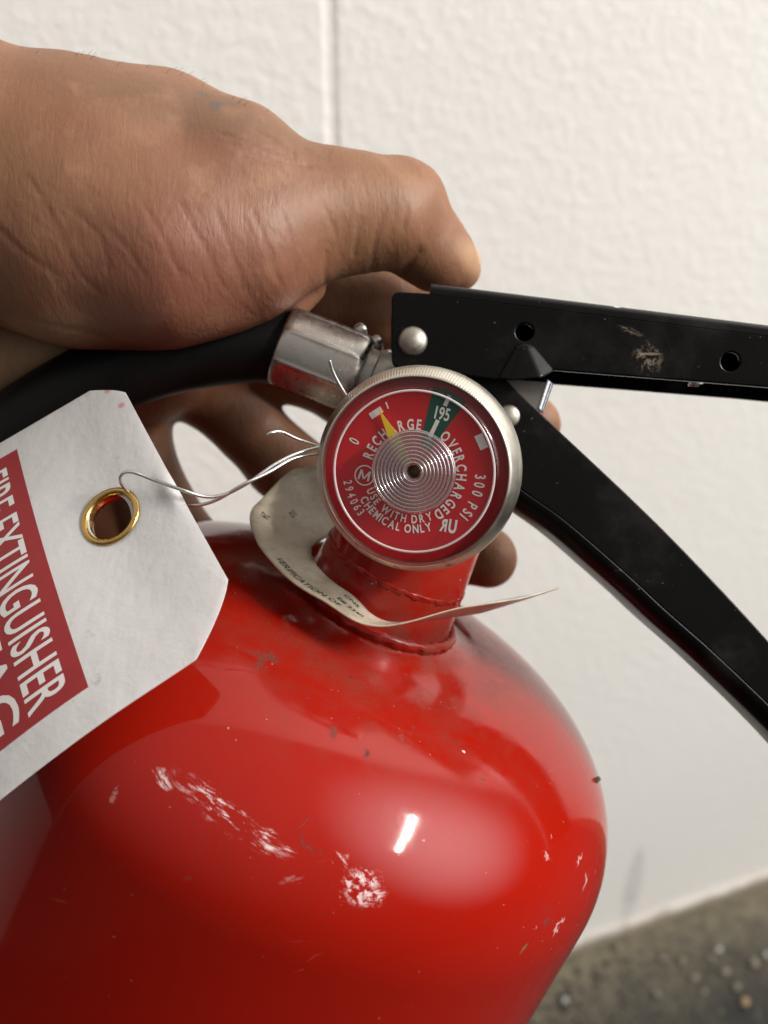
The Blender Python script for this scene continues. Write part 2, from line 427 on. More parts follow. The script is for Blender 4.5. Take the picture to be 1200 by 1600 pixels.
def mat_red():
    n = NT('red_enamel')
    oc = lambda px, py: (hit(px, py) - ext.base) / 1000
    big = n.noise(14, 4); col = n.mix(n.rng(big, .3, .7), (.325, .0085, .003), (.280, .0072, .0026))
    rough = n.rng(n.noise(60, 5, .6), .35, .75, .055, .11)
    # dust on the shoulder round the neck, deepened to paint the gauge's shadow
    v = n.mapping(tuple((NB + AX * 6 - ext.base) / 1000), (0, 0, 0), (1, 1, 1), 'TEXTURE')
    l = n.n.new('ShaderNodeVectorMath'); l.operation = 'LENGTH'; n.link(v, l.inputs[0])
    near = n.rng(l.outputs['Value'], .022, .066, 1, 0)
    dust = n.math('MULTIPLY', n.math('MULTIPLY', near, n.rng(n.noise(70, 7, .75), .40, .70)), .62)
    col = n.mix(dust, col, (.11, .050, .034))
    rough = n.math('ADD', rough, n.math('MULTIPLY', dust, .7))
    sp = n.rng(n.noise(650, 2, .5), .735, .77); 
    sp = n.math('MULTIPLY', sp, n.rng(l.outputs['Value'], .03, .11, .8, .12)); col = n.mix(sp, col, (.05, .03, .025))
    sp = n.rng(n.noise(800, 2, .5, n.mapping((3, 1, 2))), .745, .78)
    sp = n.math('MULTIPLY', sp, n.rng(l.outputs['Value'], .03, .10, .7, .05)); col = n.mix(sp, col, (.55, .42, .38))
    # object coordinates shaken by noise, so that worn spots get ragged outlines
    nz = n.n.new('ShaderNodeTexNoise'); nz.inputs['Scale'].default_value = 330; nz.inputs['Detail'].default_value = 3; n.link(n.tc, nz.inputs['Vector'])
    va = n.n.new('ShaderNodeVectorMath'); va.operation = 'MULTIPLY_ADD'; n.link(nz.outputs['Color'], va.inputs[0]); va.inputs[1].default_value = (.005, .005, .005); va.inputs[2].default_value = (-.0025,) * 3
    vb_ = n.n.new('ShaderNodeVectorMath'); vb_.operation = 'ADD'; n.link(n.tc, vb_.inputs[0]); n.link(va.outputs[0], vb_.inputs[1]); ragged = vb_.outputs[0]
    # white scuffs: (px, py, length px, width px, angle deg, strength)
    def scuff(px, py, L, W, ang, colr, thr, stretch, amt, nsc=2.6):
        nonlocal col, rough
        c = oc(px, py); k = (GD - (hit(px, py).z)) / FPX / 1000
        m_, mv = n.ell(c, (L * k, W * k, .02), R(-ang), .25, 1.0, ragged)
        el = L / W; st_ = n.mapping((px * .01, 0, 0), (0, 0, R(-ang)), (.0050 if el > 2 else .0018, .0010, .0030), 'TEXTURE')
        tx = n.rng(n.noise(1.0, 7, .72, st_, .3), thr, thr + .07)
        f = n.math('MULTIPLY', n.math('MULTIPLY', m_, tx), amt); col = n.mix(f, col, colr)
        rough = n.math('ADD', rough, n.math('MULTIPLY', f, .35))
    W_ = (.78, .62, .62)
    scuff(355, 1274, 125, 22, 33, W_, .53, (1.2, 2.2, .2), .95)
    scuff(425, 1315, 48, 16, 26, W_, .52, (1.2, 2.2, .2), .85)
    scuff(256, 1217, 22, 9, 50, W_, .47, (1, 2, .2), .8)
    scuff(562, 1384, 36, 38, 50, W_, .50, (2.0, 1.3, .2), .9)
    scuff(582, 1400, 24, 20, 0, W_, .48, (2.0, 1.3, .2), .9)
    scuff(530, 1350, 24, 10, 60, W_, .5, (1.5, 1.5, .2), .6)
    scuff(455, 1375, 24, 8, -15, (.45, .22, .2), .5, (1, 2, .2), .5)
    K_ = (.10, .03, .02)
    scuff(408, 1032, 36, 22, 10, (.09, .045, .035), .49, (1.6, 1.8, .2), .75)
    scuff(480, 1325, 26, 5, 70, K_, .42, (1, 1, .2), .8)
    scuff(500, 1348, 26, 5, 75, K_, .42, (1, 1, .2), .8)
    scuff(478, 1288, 22, 3, -30, K_, .42, (1, 1, .2), .7)
    scuff(521, 1146, 12, 8, 20, K_, .42, (1, 1, .2), .7)
    scuff(635, 1155, 14, 12, 20, (.16, .05, .04), .44, (1, 1, .2), .6)
    scuff(570, 1176, 7, 6, 0, (.04, .015, .01), .3, (1, 1, .2), .9)
    scuff(855, 1433, 26, 20, 40, (.14, .035, .03), .48, (1.6, 1.6, .2), .7)
    scuff(820, 1480, 7, 11, 20, (.10, .13, .05), .4, (1, 1, .2), .8)
    scuff(860, 1340, 14, 4, 50, W_, .45, (1, 1, .2), .5)
    scuff(905, 1345, 14, 4, -65, W_, .45, (1, 1, .2), .5)
    scuff(915, 1380, 16, 4, -60, W_, .45, (1, 1, .2), .45)
    scuff(870, 1452, 20, 3, -50, W_, .45, (1, 1, .2), .5)
    scuff(290, 1373, 9, 7, 0, (.16, .06, .03), .35, (1, 1, .2), .8)
    scuff(725, 1174, 4, 3, 0, W_, .2, (1, 1, .2), 1.0)
    scuff(178, 1238, 6, 18, 8, (.5, .25, .22), .46, (1, 1, .2), .6)
    scuff(488, 1500, 44, 5, -32, (.5, .1, .07), .5, (1, 1, .2), .35)
    # hairline scratches
    hs = n.rng(n.noise(1.0, 5, .6, n.mapping((0, 0, 0), (0, 0, R(25)), (60, 900, 60))), .70, .74)
    col = n.mix(n.math('MULTIPLY', hs, .10), col, (.6, .3, .28))
    orange = n.noise(180, 3, .5); lump = n.noise(16, 2, .5)
    nb = n.bump(orange, .035, .0006, n.bump(lump, .06, .004))
    n.set(Base_Color=col, Roughness=rough, Normal=nb, Specular_IOR_Level=.36, IOR=1.5)
    return n
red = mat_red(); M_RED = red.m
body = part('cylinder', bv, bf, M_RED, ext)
# weld bead round the neck
def wobble(i, t, r, h):
    w = .5 * math.sin(t * 31 + i) + .45 * math.sin(t * 53 + 1.3) + .35 * math.sin(t * 17 + .6 * i)
    return (.16 * w, .17 * w)
bp = [(17.2 + 1.0 * math.cos(a_) + 1.0, -3.6 + 1.4 * math.sin(a_)) for a_ in [2 * math.pi * i / 14 for i in range(15)]]
wv, wf = lathe(NB, AX, e1, e2, bp, 160, wob=wobble)
part('weld_bead', wv, wf, M_RED, ext)
bp = [(16.30 + .12 * math.cos(a_), -14 + .7 * math.sin(a_)) for a_ in [2 * math.pi * i / 8 for i in range(9)]]
wv, wf = lathe(NB, AX, e1, e2, bp, 120, wob=wobble)
part('neck_seam', wv, wf, M_RED, ext)
# base ring at the foot
wv, wf = lathe(NB, AX, e1, e2, [(RB - 14, 328), (RB - 12, 330), (RB - 14, 334), (RB - 16, 330), (RB - 14, 328)], 96)
part('foot_ring', wv, wf, M_RED, ext)
# drop of paint on the right shoulder
ch = hit(931, 1219)
cv, cf = tube([ch + Vector((-.6, -.4, 0)), ch + Vector((.2, .1, .1)), ch + Vector((.9, .55, 0))], lambda t: .75 - .25 * t, 8)
part('paint_chip', cv, cf, simple('dark_chip', (.06, .055, .04), .7), ext)

# valve body between neck and levers
VT = NB - AX * 34
vb = [(0, 0), (12.5, 0), (13, 1), (13, 8), (11, 9), (9.5, 17), (0, 17)]
M_VALVE = mat_metal('valve_body_metal', (.05, .05, .05), .35, .5, 120, .4).m
vv, vf = lathe(VT, -AX, e1, e2, vb, 64)
valve = part('valve_body', vv, vf, M_VALVE, ext); autosmooth(valve)

# ------------------------------------------------------------------ pressure gauge
GN = Vector((-.19, -.13, 1)).normalized(); gu, gv_, GN = frame(GN, (0, 1, 0))
GC = Q(650, 735, -2.6)                          # centre of the dial plate
bez = [(11, -8), (18.2, -7.4), (19.4, -6.6), (19.85, -5.0), (19.9, -2.6), (19.75, -1.3), (19.45, -.4), (19.1, .35), (18.7, 1.1), (18.35, 1.8), (18.1, 2.1), (17.85, 2.15), (17.7, 1.9), (17.65, -.4), (0.01, -.4)]
zv, zf = lathe(GC, GN, gu, gv_, bez, 200)
gauge = part('pressure_gauge', zv, zf, mat_bezel((GC - ext.base) / 1000, gu, gv_), ext); autosmooth(gauge, 50)
# stem
zv, zf = lathe(GC, GN, gu, gv_, [(5, -7), (5, -22), (7, -22), (7, -36)], 24)
part('gauge_stem', zv, zf, M_NUT, ext)
GP = GC - gu * .62 - gv_ * .42                   # the print is slightly off centre
def G(r, ang, h=0.0):       # polar on the dial: angle clockwise from straight up
    a_ = R(ang); return GP + gu * (r * math.sin(a_)) + gv_ * (r * math.cos(a_)) + GN * h
M_DIAL = NT('dial_red_print'); M_DIAL.set(Base_Color=M_DIAL.mix(M_DIAL.rng(M_DIAL.noise(80, 4), .3, .7), (.64, .013, .022), (.57, .011, .018)), Roughness=.45); M_DIAL = M_DIAL.m
M_GREEN = simple('dial_green_print', (.004, .085, .050), .45)
M_WHITE = simple('dial_white_print', (.92, .89, .85), .5)
M_YEL = simple('needle_yellow', (.86, .60, .02), .4)
zv, zf = lathe(GC, GN, gu, gv_, [(0.01, 0.0), (17.6, 0.0), (17.6, -.35), (0.01, -.35)], 128)
dial = part('dial', zv, zf, M_DIAL, ext, gauge); autosmooth(dial)
CP = .0351
def sector(a0, a1, r0, r1, h, n_=16):
    V = []; F_ = []
    for i in range(n_ + 1):
        a_ = a0 + (a1 - a0) * i / n_
        V += [G(r0, a_, h), G(r1, a_, h)]
    for i in range(n_): F_.append((2 * i, 2 * i + 1, 2 * i + 3, 2 * i + 2))
    return V, F_
part('green_zone', *sector(14.8, 38.3, 5.5, 16.9, .03), M_GREEN, ext, gauge)
def block(ang, r, wt, wr, h=.06):
    c = G(r, ang, h); a_ = R(ang); rad = gu * math.sin(a_) + gv_ * math.cos(a_); tan = gu * math.cos(a_) - gv_ * math.sin(a_)
    return [c + tan * (sx * wt / 2) + rad * (sy * wr / 2) for sx, sy in ((-1, -1), (1, -1), (1, 1), (-1, 1))], [(0, 1, 2, 3)]
mv_, mf_ = join(block(-30.8, 381 * CP, 76 * CP, 36 * CP), block(-20, 390 * CP, 9 * CP, 38 * CP), block(66.4, 409 * CP, 82 * CP, 46 * CP),
                block(26.8, 432 * CP, 22 * CP, 62 * CP), block(26.8, 262 * CP, 22 * CP, 110 * CP))
part('scale_mark', mv_, mf_, M_WHITE, ext, gauge, smooth=False)
mv_, mf_ = block(26.8, 470 * CP, 22 * CP, 30 * CP)
def arc_text(s, a0, a1, r, size, outward=True, xs=.62, bold=.012):
    """one letter after another along an arc from angle a0 to a1 (clockwise degrees from up)"""
    out = []; wd = []
    for chh in s:
        if chh == ' ': wd.append(.30)
        else:
            x_ = [v.x for v in text_vf(chh, 1.0, 1.0, bold)[0]]; wd.append(max(x_) - min(x_) + .10)
    cum = [sum(wd[:i]) + wd[i] / 2 for i in range(len(s))]
    pos = [(c_ - cum[0]) / max(cum[-1] - cum[0], 1e-6) for c_ in cum]
    for i, chh in enumerate(s):
        if chh == ' ': continue
        ang = a0 + (a1 - a0) * pos[i]
        tv, tf = text_vf(chh, size, xs, bold)
        # each glyph is centred on its own advance
        ys = [v.y for v in tv]; xs_ = [v.x for v in tv]; cy = (max(ys) + min(ys)) / 2; cx = (max(xs_) + min(xs_)) / 2
        c = G(r, ang, .07); a_ = R(ang); rad = gu * math.sin(a_) + gv_ * math.cos(a_); tan = gu * math.cos(a_) - gv_ * math.sin(a_)
        if not outward: rad = -rad; tan = -tan
        out.append(([c + tan * (v.x - cx) + rad * (v.y - cy) for v in tv], tf))
    return join(*out)
def flat_text(s, ang, r, rot, size, xs=.8, bold=.02, shear=0, mirror=False):
    tv, tf = text_vf(s, size, xs, bold, shear)
    c = G(r, ang, .07); a_ = R(rot); X = gu * math.cos(a_) - gv_ * math.sin(a_); Y = gu * math.sin(a_) + gv_ * math.cos(a_)
    return [c + X * (v.x * (-1 if mirror else 1)) + Y * v.y for v in tv], tf
SZ = 50 * CP / .72
def m_emblem():
    c = G(268 * CP, -92.8, .07); a_ = R(14); X = gu * math.cos(a_) - gv_ * math.sin(a_); Y = gu * math.sin(a_) + gv_ * math.cos(a_)
    out = []
    for (x0, y0, x1, y1, w) in ((-30, -28, -22, 28, 11), (-22, 28, -2, -22, 10), (-2, -22, 26, 28, 10), (26, 28, 24, -28, 11)):
        out.append(([c + (X * (x + dx) + Y * y) * CP for x, y, dx in ((x0, y0, -w / 2), (x0, y0, w / 2), (x1, y1, w / 2), (x1, y1, -w / 2))], [(0, 1, 2, 3)]))
    return join(*out)
tx = join(
    arc_text('RECHARGE', -68, 8.5, 262 * CP, SZ * 1.12, True, .70, .030),
    arc_text('OVERCHARGED', 43, 149, 266 * CP, SZ * 1.12, True, .70, .030),
    arc_text('300 PSI', 94, 131.5, 368 * CP, SZ * 1.18, True,   .68, .022),
    arc_text('0', -61.3, -61.3, 366 * CP, SZ * 1.2, True, .64, .012),
    arc_text('294063', 262, 233.5, 366 * CP, SZ * .96, False, .66, .018),
    arc_text('USE WITH DRY', 247, 160.5, 255 * CP, SZ * .90, False, .74, .026),
    arc_text('CHEMICAL ONLY', 241.5, 165.0, 309 * CP, SZ * .92, False, .74, .026),
    flat_text('195', 27.4, 354 * CP, 14, SZ * 1.36, .66, .024),
    m_emblem(),
)
part('lettering', *tx, M_WHITE, ext, gauge, smooth=False)
# ring round the M
rv = []; rf = []
mc = G(268 * CP, -92.8, .07)
for i in range(41):
    a_ = 2 * math.pi * i / 40
    for q in (50 * CP, 57 * CP): rv.append(mc + gu * (q * math.cos(a_)) + gv_ * (q * math.sin(a_)))
rf = [(2 * i, 2 * i + 1, 2 * i + 3, 2 * i + 2) for i in range(40)]
part('emblem_ring', rv, rf, M_WHITE, ext, gauge, smooth=False)
# listing mark: mirrored R and U
c1_ = flat_text('R', 150.5, 336 * CP, 10, SZ * 1.35, .66, .035, 0, True)
c2_ = flat_text('U', 144.6, 366 * CP, 10, SZ * 1.45, .66, .04)
part('listing_mark', *join(c1_, c2_), M_WHITE, ext, gauge, smooth=False)
# needle
a_ = -26.8; tip = G(392 * CP, a_, .9)
def nside(r, w, h): 
    aa = R(a_); rad = gu * math.sin(aa) + gv_ * math.cos(aa); tan = gu * math.cos(aa) - gv_ * math.sin(aa)
    return GP + rad * r + tan * w + GN * h
nv = [tip, nside(190 * CP, -33 * CP, .8), nside(190 * CP, 33 * CP, .8), nside(0, -20 * CP, .8), nside(0, 20 * CP, .8)]
nv += [v - GN * .25 for v in nv]
nf = [(0, 1, 2), (1, 3, 4, 2), (5, 7, 6), (6, 7, 9, 8), (0, 5, 6, 1), (1, 6, 8, 3), (3, 8, 9, 4), (4, 9, 7, 2), (2, 7, 5, 0)]
part('needle', nv, nf, M_YEL, ext, gauge, smooth=False)
# clear lens: flat window, rounded rim
def mat_clear(name, tint, gl, bumpy=True):
    n = NT(name); t = n.t
    fl = n.n.new('ShaderNodeLayerWeight'); fl.inputs['Blend'].default_value = .5
    fr = n.math('ADD', n.math('MULTIPLY', n.math('POWER', fl.outputs['Facing'], 5), .9), .045)
    tr = n.n.new('ShaderNodeBsdfTransparent'); tr.inputs[0].default_value = (*tint, 1)
    gls = n.n.new('ShaderNodeBsdfGlossy'); gls.inputs['Roughness'].default_value = gl
    if bumpy:
        nb = n.bump(n.noise(500, 3), .05, .0003); n.link(nb, gls.inputs['Normal'])
    mx = n.n.new('ShaderNodeMixShader'); n.link(fr, mx.inputs[0]); n.link(tr.outputs[0], mx.inputs[1]); n.link(gls.outputs[0], mx.inputs[2])
    n.link(mx.outputs[0], n.out.inputs[0]); return n.m
M_CLEAR = mat_clear('clear_plastic', (.96, .95, .95), .05)
lp = [(7.9, 3.0), (14.5, 3.0), (14.9, 3.08), (15.15, 3.2), (15.35, 3.12), (15.45, 2.9)]
zv, zf = lathe(GC, GN, gu, gv_, lp, 160)
lens = part('lens', zv, zf, M_CLEAR, ext, gauge)
M_RIM = NT('moulded_edge_highlight'); M_RIM.set(Base_Color=(.80, .76, .76), Roughness=.22, Alpha=.62); M_RIM = M_RIM.m  # highlight along the moulded edge, painted as a half-opaque pale ring
zv, zf = lathe(GC, GN, gu, gv_, [(15.22 + .23 * math.cos(a_), 3.15 + .23 * math.sin(a_)) for a_ in [2 * math.pi * i / 10 for i in range(11)]], 160)
part('lens_rim', zv, zf, M_RIM, ext, gauge)
zv, zf = lathe(GC, GN, gu, gv_, [(15.5, 2.7), (15.75, 2.2), (16.5, 1.95), (17.68, 1.8)], 160)
part('lens_skirt', zv, zf, mat_clear('clear_plastic_skirt', (.72, .68, .68), .12), ext, gauge)
# concentric turned rings in the middle of the lens
def mat_rings():
    n = NT('ringed_clear_plastic')
    gls = n.n.new('ShaderNodeBsdfGlossy'); gls.inputs['Roughness'].default_value = .10; gls.inputs[0].default_value = (.92, .90, .90, 1)
    tr = n.n.new('ShaderNodeBsdfTransparent'); tr.inputs[0].default_value = (.66, .62, .62, 1)
    di = n.n.new('ShaderNodeBsdfDiffuse'); di.inputs[0].default_value = (.55, .50, .50, 1)
    lw = n.n.new('ShaderNodeLayerWeight'); lw.inputs['Blend'].default_value = .55
    m1 = n.n.new('ShaderNodeMixShader'); n.link(n.rng(lw.outputs['Facing'], .0, .7, .30, .97), m1.inputs[0]); n.link(tr.outputs[0], m1.inputs[1]); n.link(gls.outputs[0], m1.inputs[2])
    m2 = n.n.new('ShaderNodeMixShader'); m2.inputs[0].default_value = .16; n.link(m1.outputs[0], m2.inputs[1]); n.link(di.outputs[0], m2.inputs[2])
    n.link(m2.outputs[0], n.out.inputs[0]); return n.m
rp = []; NR = 9
r0 = 1.5; r1 = 7.9
for i in range(NR * 10 + 1):
    t = i / (NR * 10); rr_ = r0 + (r1 - r0) * t
    ph = (t * NR) % 1
    rp.append((rr_, 3.0 + (1 - t) * .5 + .50 * abs(math.sin(math.pi * t * NR))))
rp = [(1.15, 1.2), (1.2, 3.0), (1.35, 3.35)] + rp + [(8.0, 2.95)]
zv, zf = lathe(GC, GN, gu, gv_, rp, 128)
part('lens_ring', zv, zf, mat_rings(), ext, gauge)
zv, zf = lathe(GC, GN, gu, gv_, [(0.01, 1.3), (1.3, 1.3), (1.3, .5)], 24)
part('lens_pin', zv, zf, simple('pin_brown', (.16, .09, .045), .4), ext, gauge)

# ------------------------------------------------------------------ operating lever (top) and carry handle
ZF, ZB = -21.0, -45.0
def P2(px, py, z): q = Q(px, py, z); return (q.x, q.y)
def circ(px, py, rad_px, z, n_=28):
    return [P2(px + rad_px * math.cos(2 * math.pi * i / n_), py + rad_px * math.sin(2 * math.pi * i / n_), z) for i in range(n_)]
def rnd_corner(p, a, b, r, n_=6):
    p, a, b = Vector(p), Vector(a), Vector(b); da = (a - p).normalized(); db = (b - p).normalized()
    return [tuple((p + da * r) * (1 - t) ** 2 + p * 2 * t * (1 - t) + (p + db * r) * t * t) for t in [i / n_ for i in range(n_ + 1)]]
def flange_poly():
    z = ZF
    c = [(612, 573), (612, 455), (668, 458), (1560, 569), (1560, 640), (1200, 605), (885, 580), (866, 578), (848, 589), (775, 593), (700, 583)]
    out = []
    rr_ = {0: 12, 1: 14}
    for i, p in enumerate(c):
        a = c[i - 1]; b = c[(i + 1) % len(c)]
        out += rnd_corner(p, a, b, rr_.get(i, 3), 5)
    return [P2(x, y, z) for x, y in out]
fp = flange_poly()
pv, pf = plate2d([fp, circ(820, 519, 14, ZF), circ(1142, 565, 15, ZF)], 1.6, .35)
front = ([Vector((v.x, v.y, v.z + ZF - .8)) for v in pv], pf)
back = ([Vector((v.x, v.y, v.z + ZB + .8)) for v in pv], pf)
# rolled web along the top
def web(line, zf, zb, rb, down, th=1.6):
    """line: points of the bend's lower edge (front plane); down: function giving unit vector from crest towards flange"""
    V = []; F_ = []; ns = 0
    for i, p in enumerate(line):
        d = down[i]; sec = []
        for k in range(7):
            a_ = math.pi / 2 * k / 6; sec.append((rb * (1 - math.sin(a_)) , zf - rb * (1 - math.cos(a_))))
        for k in range(7):
            a_ = math.pi / 2 * (1 - k / 6); sec.append((rb * (1 - math.sin(a_)), zb + rb * (1 - math.cos(a_))))
        # outer then inner
        out = [Vector((p.x, p.y, 0)) - Vector((d.x, d.y, 0)) * (rb - q) + Vector((0, 0, z)) for q, z in sec]
        ri = rb - th; sec2 = []
        for k in range(7):
            a_ = math.pi / 2 * k / 6; sec2.append((ri * (1 - math.sin(a_)) + th, zf - th - ri * (1 - math.cos(a_))))
        for k in range(7):
            a_ = math.pi / 2 * (1 - k / 6); sec2.append((ri * (1 - math.sin(a_)) + th, zb + th + ri * (1 - math.cos(a_))))
        inn = [Vector((p.x, p.y, 0)) - Vector((d.x, d.y, 0)) * (rb - q) + Vector((0, 0, z)) for q, z in sec2]
        ring = out + inn[::-1]; ns = len(ring); V += ring
    for i in range(len(line) - 1):
        for j in range(ns):
            F_.append((i * ns + j, i * ns + (j + 1) % ns, (i + 1) * ns + (j + 1) % ns, (i + 1) * ns + j))
    F_.append(tuple(range(ns))); F_.append(tuple((len(line) - 1) * ns + j for j in range(ns))[::-1])
    return V, F_
ln = [Q(672 + (1560 - 672) * i / 12, 459 + (569 - 459) * i / 12, ZF) for i in range(13)]
dd = (ln[-1] - ln[0]).normalized(); dn = Vector((dd.y, -dd.x, 0)); dn = dn if dn.y < 0 else -dn
wb_ = web(ln, ZF, ZB, 2.6, [dn] * 13)
lever_v, lever_f = join(front, back, wb_)
M_BL = mat_black('black_lever_enamel', .6, .20)
# worn, scraped patch on the lever side
def lever_scrapes(n):
    old = n.b.inputs['Base Color'].links[0].from_socket; ro = n.b.inputs['Roughness'].links[0].from_socket
    for (px, py, L, W, ang, thr, amt) in ((1012, 560, 30, 34, 0, .50, .45), (985, 517, 26, 7, 20, .48, .35), (1015, 553, 24, 3, 0, .40, .5), (966, 476, 9, 4, 10, .2, 1.0), (1010, 592, 90, 3, 4, .5, .6)):
        c = (Q(px, py, ZF) - ext.base) / 1000; kk = (GD - ZF) / FPX / 1000
        m_, mv = n.ell(c, (L * kk, W * kk, .006), R(-ang), .3, 1.0)
        f = n.math('MULTIPLY', n.math('MULTIPLY', m_, n.rng(n.noise(2.2, 7, .75, mv), thr, thr + .1)), amt)
        old = n.mix(f, old, (.42, .33, .24) if py != 476 else (.8, .78, .72))
    n.link(old, n.b.inputs['Base Color'])
lever_scrapes(M_BL)
lever = part('operating_lever', lever_v, lever_f, M_BL.m, ext); autosmooth(lever, 40)
# pressed gusset under the hole
z0 = ZF + .05
gz = [Q(820, 533, z0), Q(774, 593, z0), Q(870, 579, z0), Q(800, 596, z0 + 2.4), Q(846, 592, z0 + 2.4), Q(814, 541, z0 + 1.1), Q(826, 541, z0 + 1.1), Q(806, 537, z0), Q(834, 537, z0)]
gzv, gzf = gz, [(0, 7, 5), (0, 6, 8), (0, 5, 6), (7, 1, 3, 5), (5, 3, 4, 6), (6, 4, 2, 8), (1, 2, 4, 3), (0, 8, 2, 1, 7)]
gus = part('pressed_gusset', gzv, gzf, M_BLACK, ext, lever, smooth=False); bevel(gus, .7, 3, 15)
def rivet(px, py, z, rad, hgt, par, name='rivet'):
    c = Q(px, py, z)
    pr = [(0.01, hgt), (rad * .50, hgt * .97), (rad * .56, hgt * .86), (rad * .80, hgt * .66), (rad * .94, hgt * .38), (rad, .05), (rad, -1)]
    v_, f_ = lathe(c, Vector((0, 0, 1)), Vector((1, 0, 0)), Vector((0, 1, 0)), pr, 40)
    o = part(name, v_, f_, M_RIVET, ext, par); return o
rivet(645, 533, ZF, 3.05, 1.5, lever)
cz, cf_ = tube([Q(1076, 597, ZF - 5), Q(1092, 598, ZF - 5)], .9, 10)
part('spring_pin', cz, cf_, M_BRIGHT, ext, lever)

# carry handle: channel lofted along the slope, web on the lower side
HF, HB = -25.0, -48.0
up_e = [(760, 560), (800, 603), (850, 651), (1000, 792), (1100, 893), (1200, 1001), (1330, 1150), (1450, 1300)]
lo_e = [(700, 680), (815, 765), (885, 815), (985, 902), (1041, 954), (1118, 1022), (1230, 1130), (1330, 1240)]
uu = smooth_path([Q(x, y, HF) for x, y in up_e], 6); ll = smooth_path([Q(x, y, HF) for x, y in lo_e], 6)
out_d = []
for i, p in enumerate(ll):
    d = (ll[min(i + 1, len(ll) - 1)] - ll[max(i - 1, 0)]).normalized(); nrm = Vector((-d.y, d.x, 0))
    if nrm.dot(uu[i] - p) < 0: nrm = -nrm
    out_d.append(nrm)
wv1, wf1 = web(ll, HF, HB, 3.8, out_d, 1.6)
def slab(zc):
    V = []; F_ = []; N = len(ll)
    for i in range(N):
        a, b = ll[i], uu[i]
        for z in (zc + .8, zc - .8): V += [Vector((a.x, a.y, z)), Vector((b.x, b.y, z))]
    for i in range(N - 1):
        k = 4 * i; n_ = k + 4
        F_ += [(k, k + 1, n_ + 1, n_), (k + 2, k + 3, n_ + 3, n_ + 2), (k, k + 2, n_ + 2, n_), (k + 1, k + 3, n_ + 3, n_ + 1)]
    F_ += [(0, 1, 3, 2), (4 * N - 4, 4 * N - 3, 4 * N - 1, 4 * N - 2)]
    return V, F_
hv, hf = join((wv1, wf1), slab(HF - .8), slab(HB + .8))
M_BH = mat_black('black_handle_enamel', .9, .30)
handle = part('carry_handle', hv, hf, M_BH.m, ext); autosmooth(handle, 40); bevel(handle, .25, 2, 60)
rivet(795, 650, HF, 2.4, .7, handle)
# plated bracket
brz = -29.0
bv1, bf1 = plate2d([[P2(790, 592, brz), P2(862, 598, brz), P2(846, 644, brz), P2(800, 640, brz)]], 1.2, .2)
bv1 = [Vector((v.x, v.y, v.z + brz)) for v in bv1]
part('bracket', bv1, bf1, mat_metal('worn_bracket', (.30, .27, .25), .35, .6, 260, .5).m, ext)
bq = [Q(856, 590, brz + 1), Q(866, 598, brz + .2), Q(849, 646, brz + .2), Q(840, 640, brz + 1), Q(856, 590, brz - 5), Q(866, 598, brz - 5), Q(849, 646, brz - 5), Q(840, 640, brz - 5)]
bo = part('bracket_edge', bq, [(0, 1, 2, 3), (4, 7, 6, 5), (0, 4, 5, 1), (1, 5, 6, 2), (2, 6, 7, 3), (3, 7, 4, 0)], M_BRIGHT, ext, smooth=False); bevel(bo, .4, 2)

# ------------------------------------------------------------------ hose and its fittings
hz = -38
hp = smooth_path([Q(455, 545, hz), Q(400, 537, hz), Q(320, 545, hz), (Q(230, 565, hz)), Q(130, 605, hz), Q(30, 665, hz), Q(-80, 740, hz), Q(-220, 850, hz), Q(-380, 1010, hz)], 8)
hm = NT('black_rubber'); f_ = hm.noise(260, 5, .6); hm.set(Base_Color=hm.mix(hm.rng(hm.noise(50, 5), .5, .8), (.003, .003, .003), (.008, .0078, .0075)), Roughness=.5, Specular_IOR_Level=.2, Normal=hm.bump(f_, .2, .0003))
hv, hf = tube(hp, 8.6, 40)
hose = part('hose', hv, hf, hm.m, ext)
# crimped ferrule: eight flattened facets
fa = Q(447, 541, -36); fb = Q(566, 588, -36); fd = (fb - fa).normalized()
def oct_r(th, k=8, soft=.55):
    a_ = (th % (2 * math.pi / k)) - math.pi / k
    flat = math.cos(math.pi / k) / math.cos(a_)
    return flat * soft + (1 - soft)
FV = []; FF = []; fu = fd.cross(Vector((0, 0, 1))).normalized(); fw = fd.cross(fu); SEG = 160
L = (fb - fa).length
prof_f = [(-1.0, 7.6, 0), (-1.0, 8.6, 0), (-.4, 9.05, .3), (1.2, 9.2, 1), (L * .4, 9.3, 1), (L - 3.2, 9.3, 1), (L - 1.8, 9.15, .7), (L - .8, 8.7, .2), (L - .2, 8.0, 0), (L, 7.0, 0), (L, 5, 0)]
for s_, r_, fac in prof_f:
    for j in range(SEG):
        th = 2 * math.pi * j / SEG
        k_ = oct_r(th + .28, 8, 1.0); k_ = 1 + (k_ - 1) * fac * .55
        # little pressed seam between dies
        a_ = ((th + .28) % (2 * math.pi / 8)); sm = math.exp(-((a_ - 0.0) / .035) ** 2) + math.exp(-((a_ - math.pi / 4) / .035) ** 2)
        rr_ = r_ * k_ + .22 * sm * fac
        FV.append(fa + fd * s_ + fu * (rr_ * math.cos(th)) + fw * (rr_ * math.sin(th)))
for i in range(len(prof_f) - 1):
    for j in range(SEG): FF.append((i * SEG + j, i * SEG + (j + 1) % SEG, (i + 1) * SEG + (j + 1) % SEG, (i + 1) * SEG + j))
fer = part('ferrule', FV, FF, M_STEEL, ext, hose)
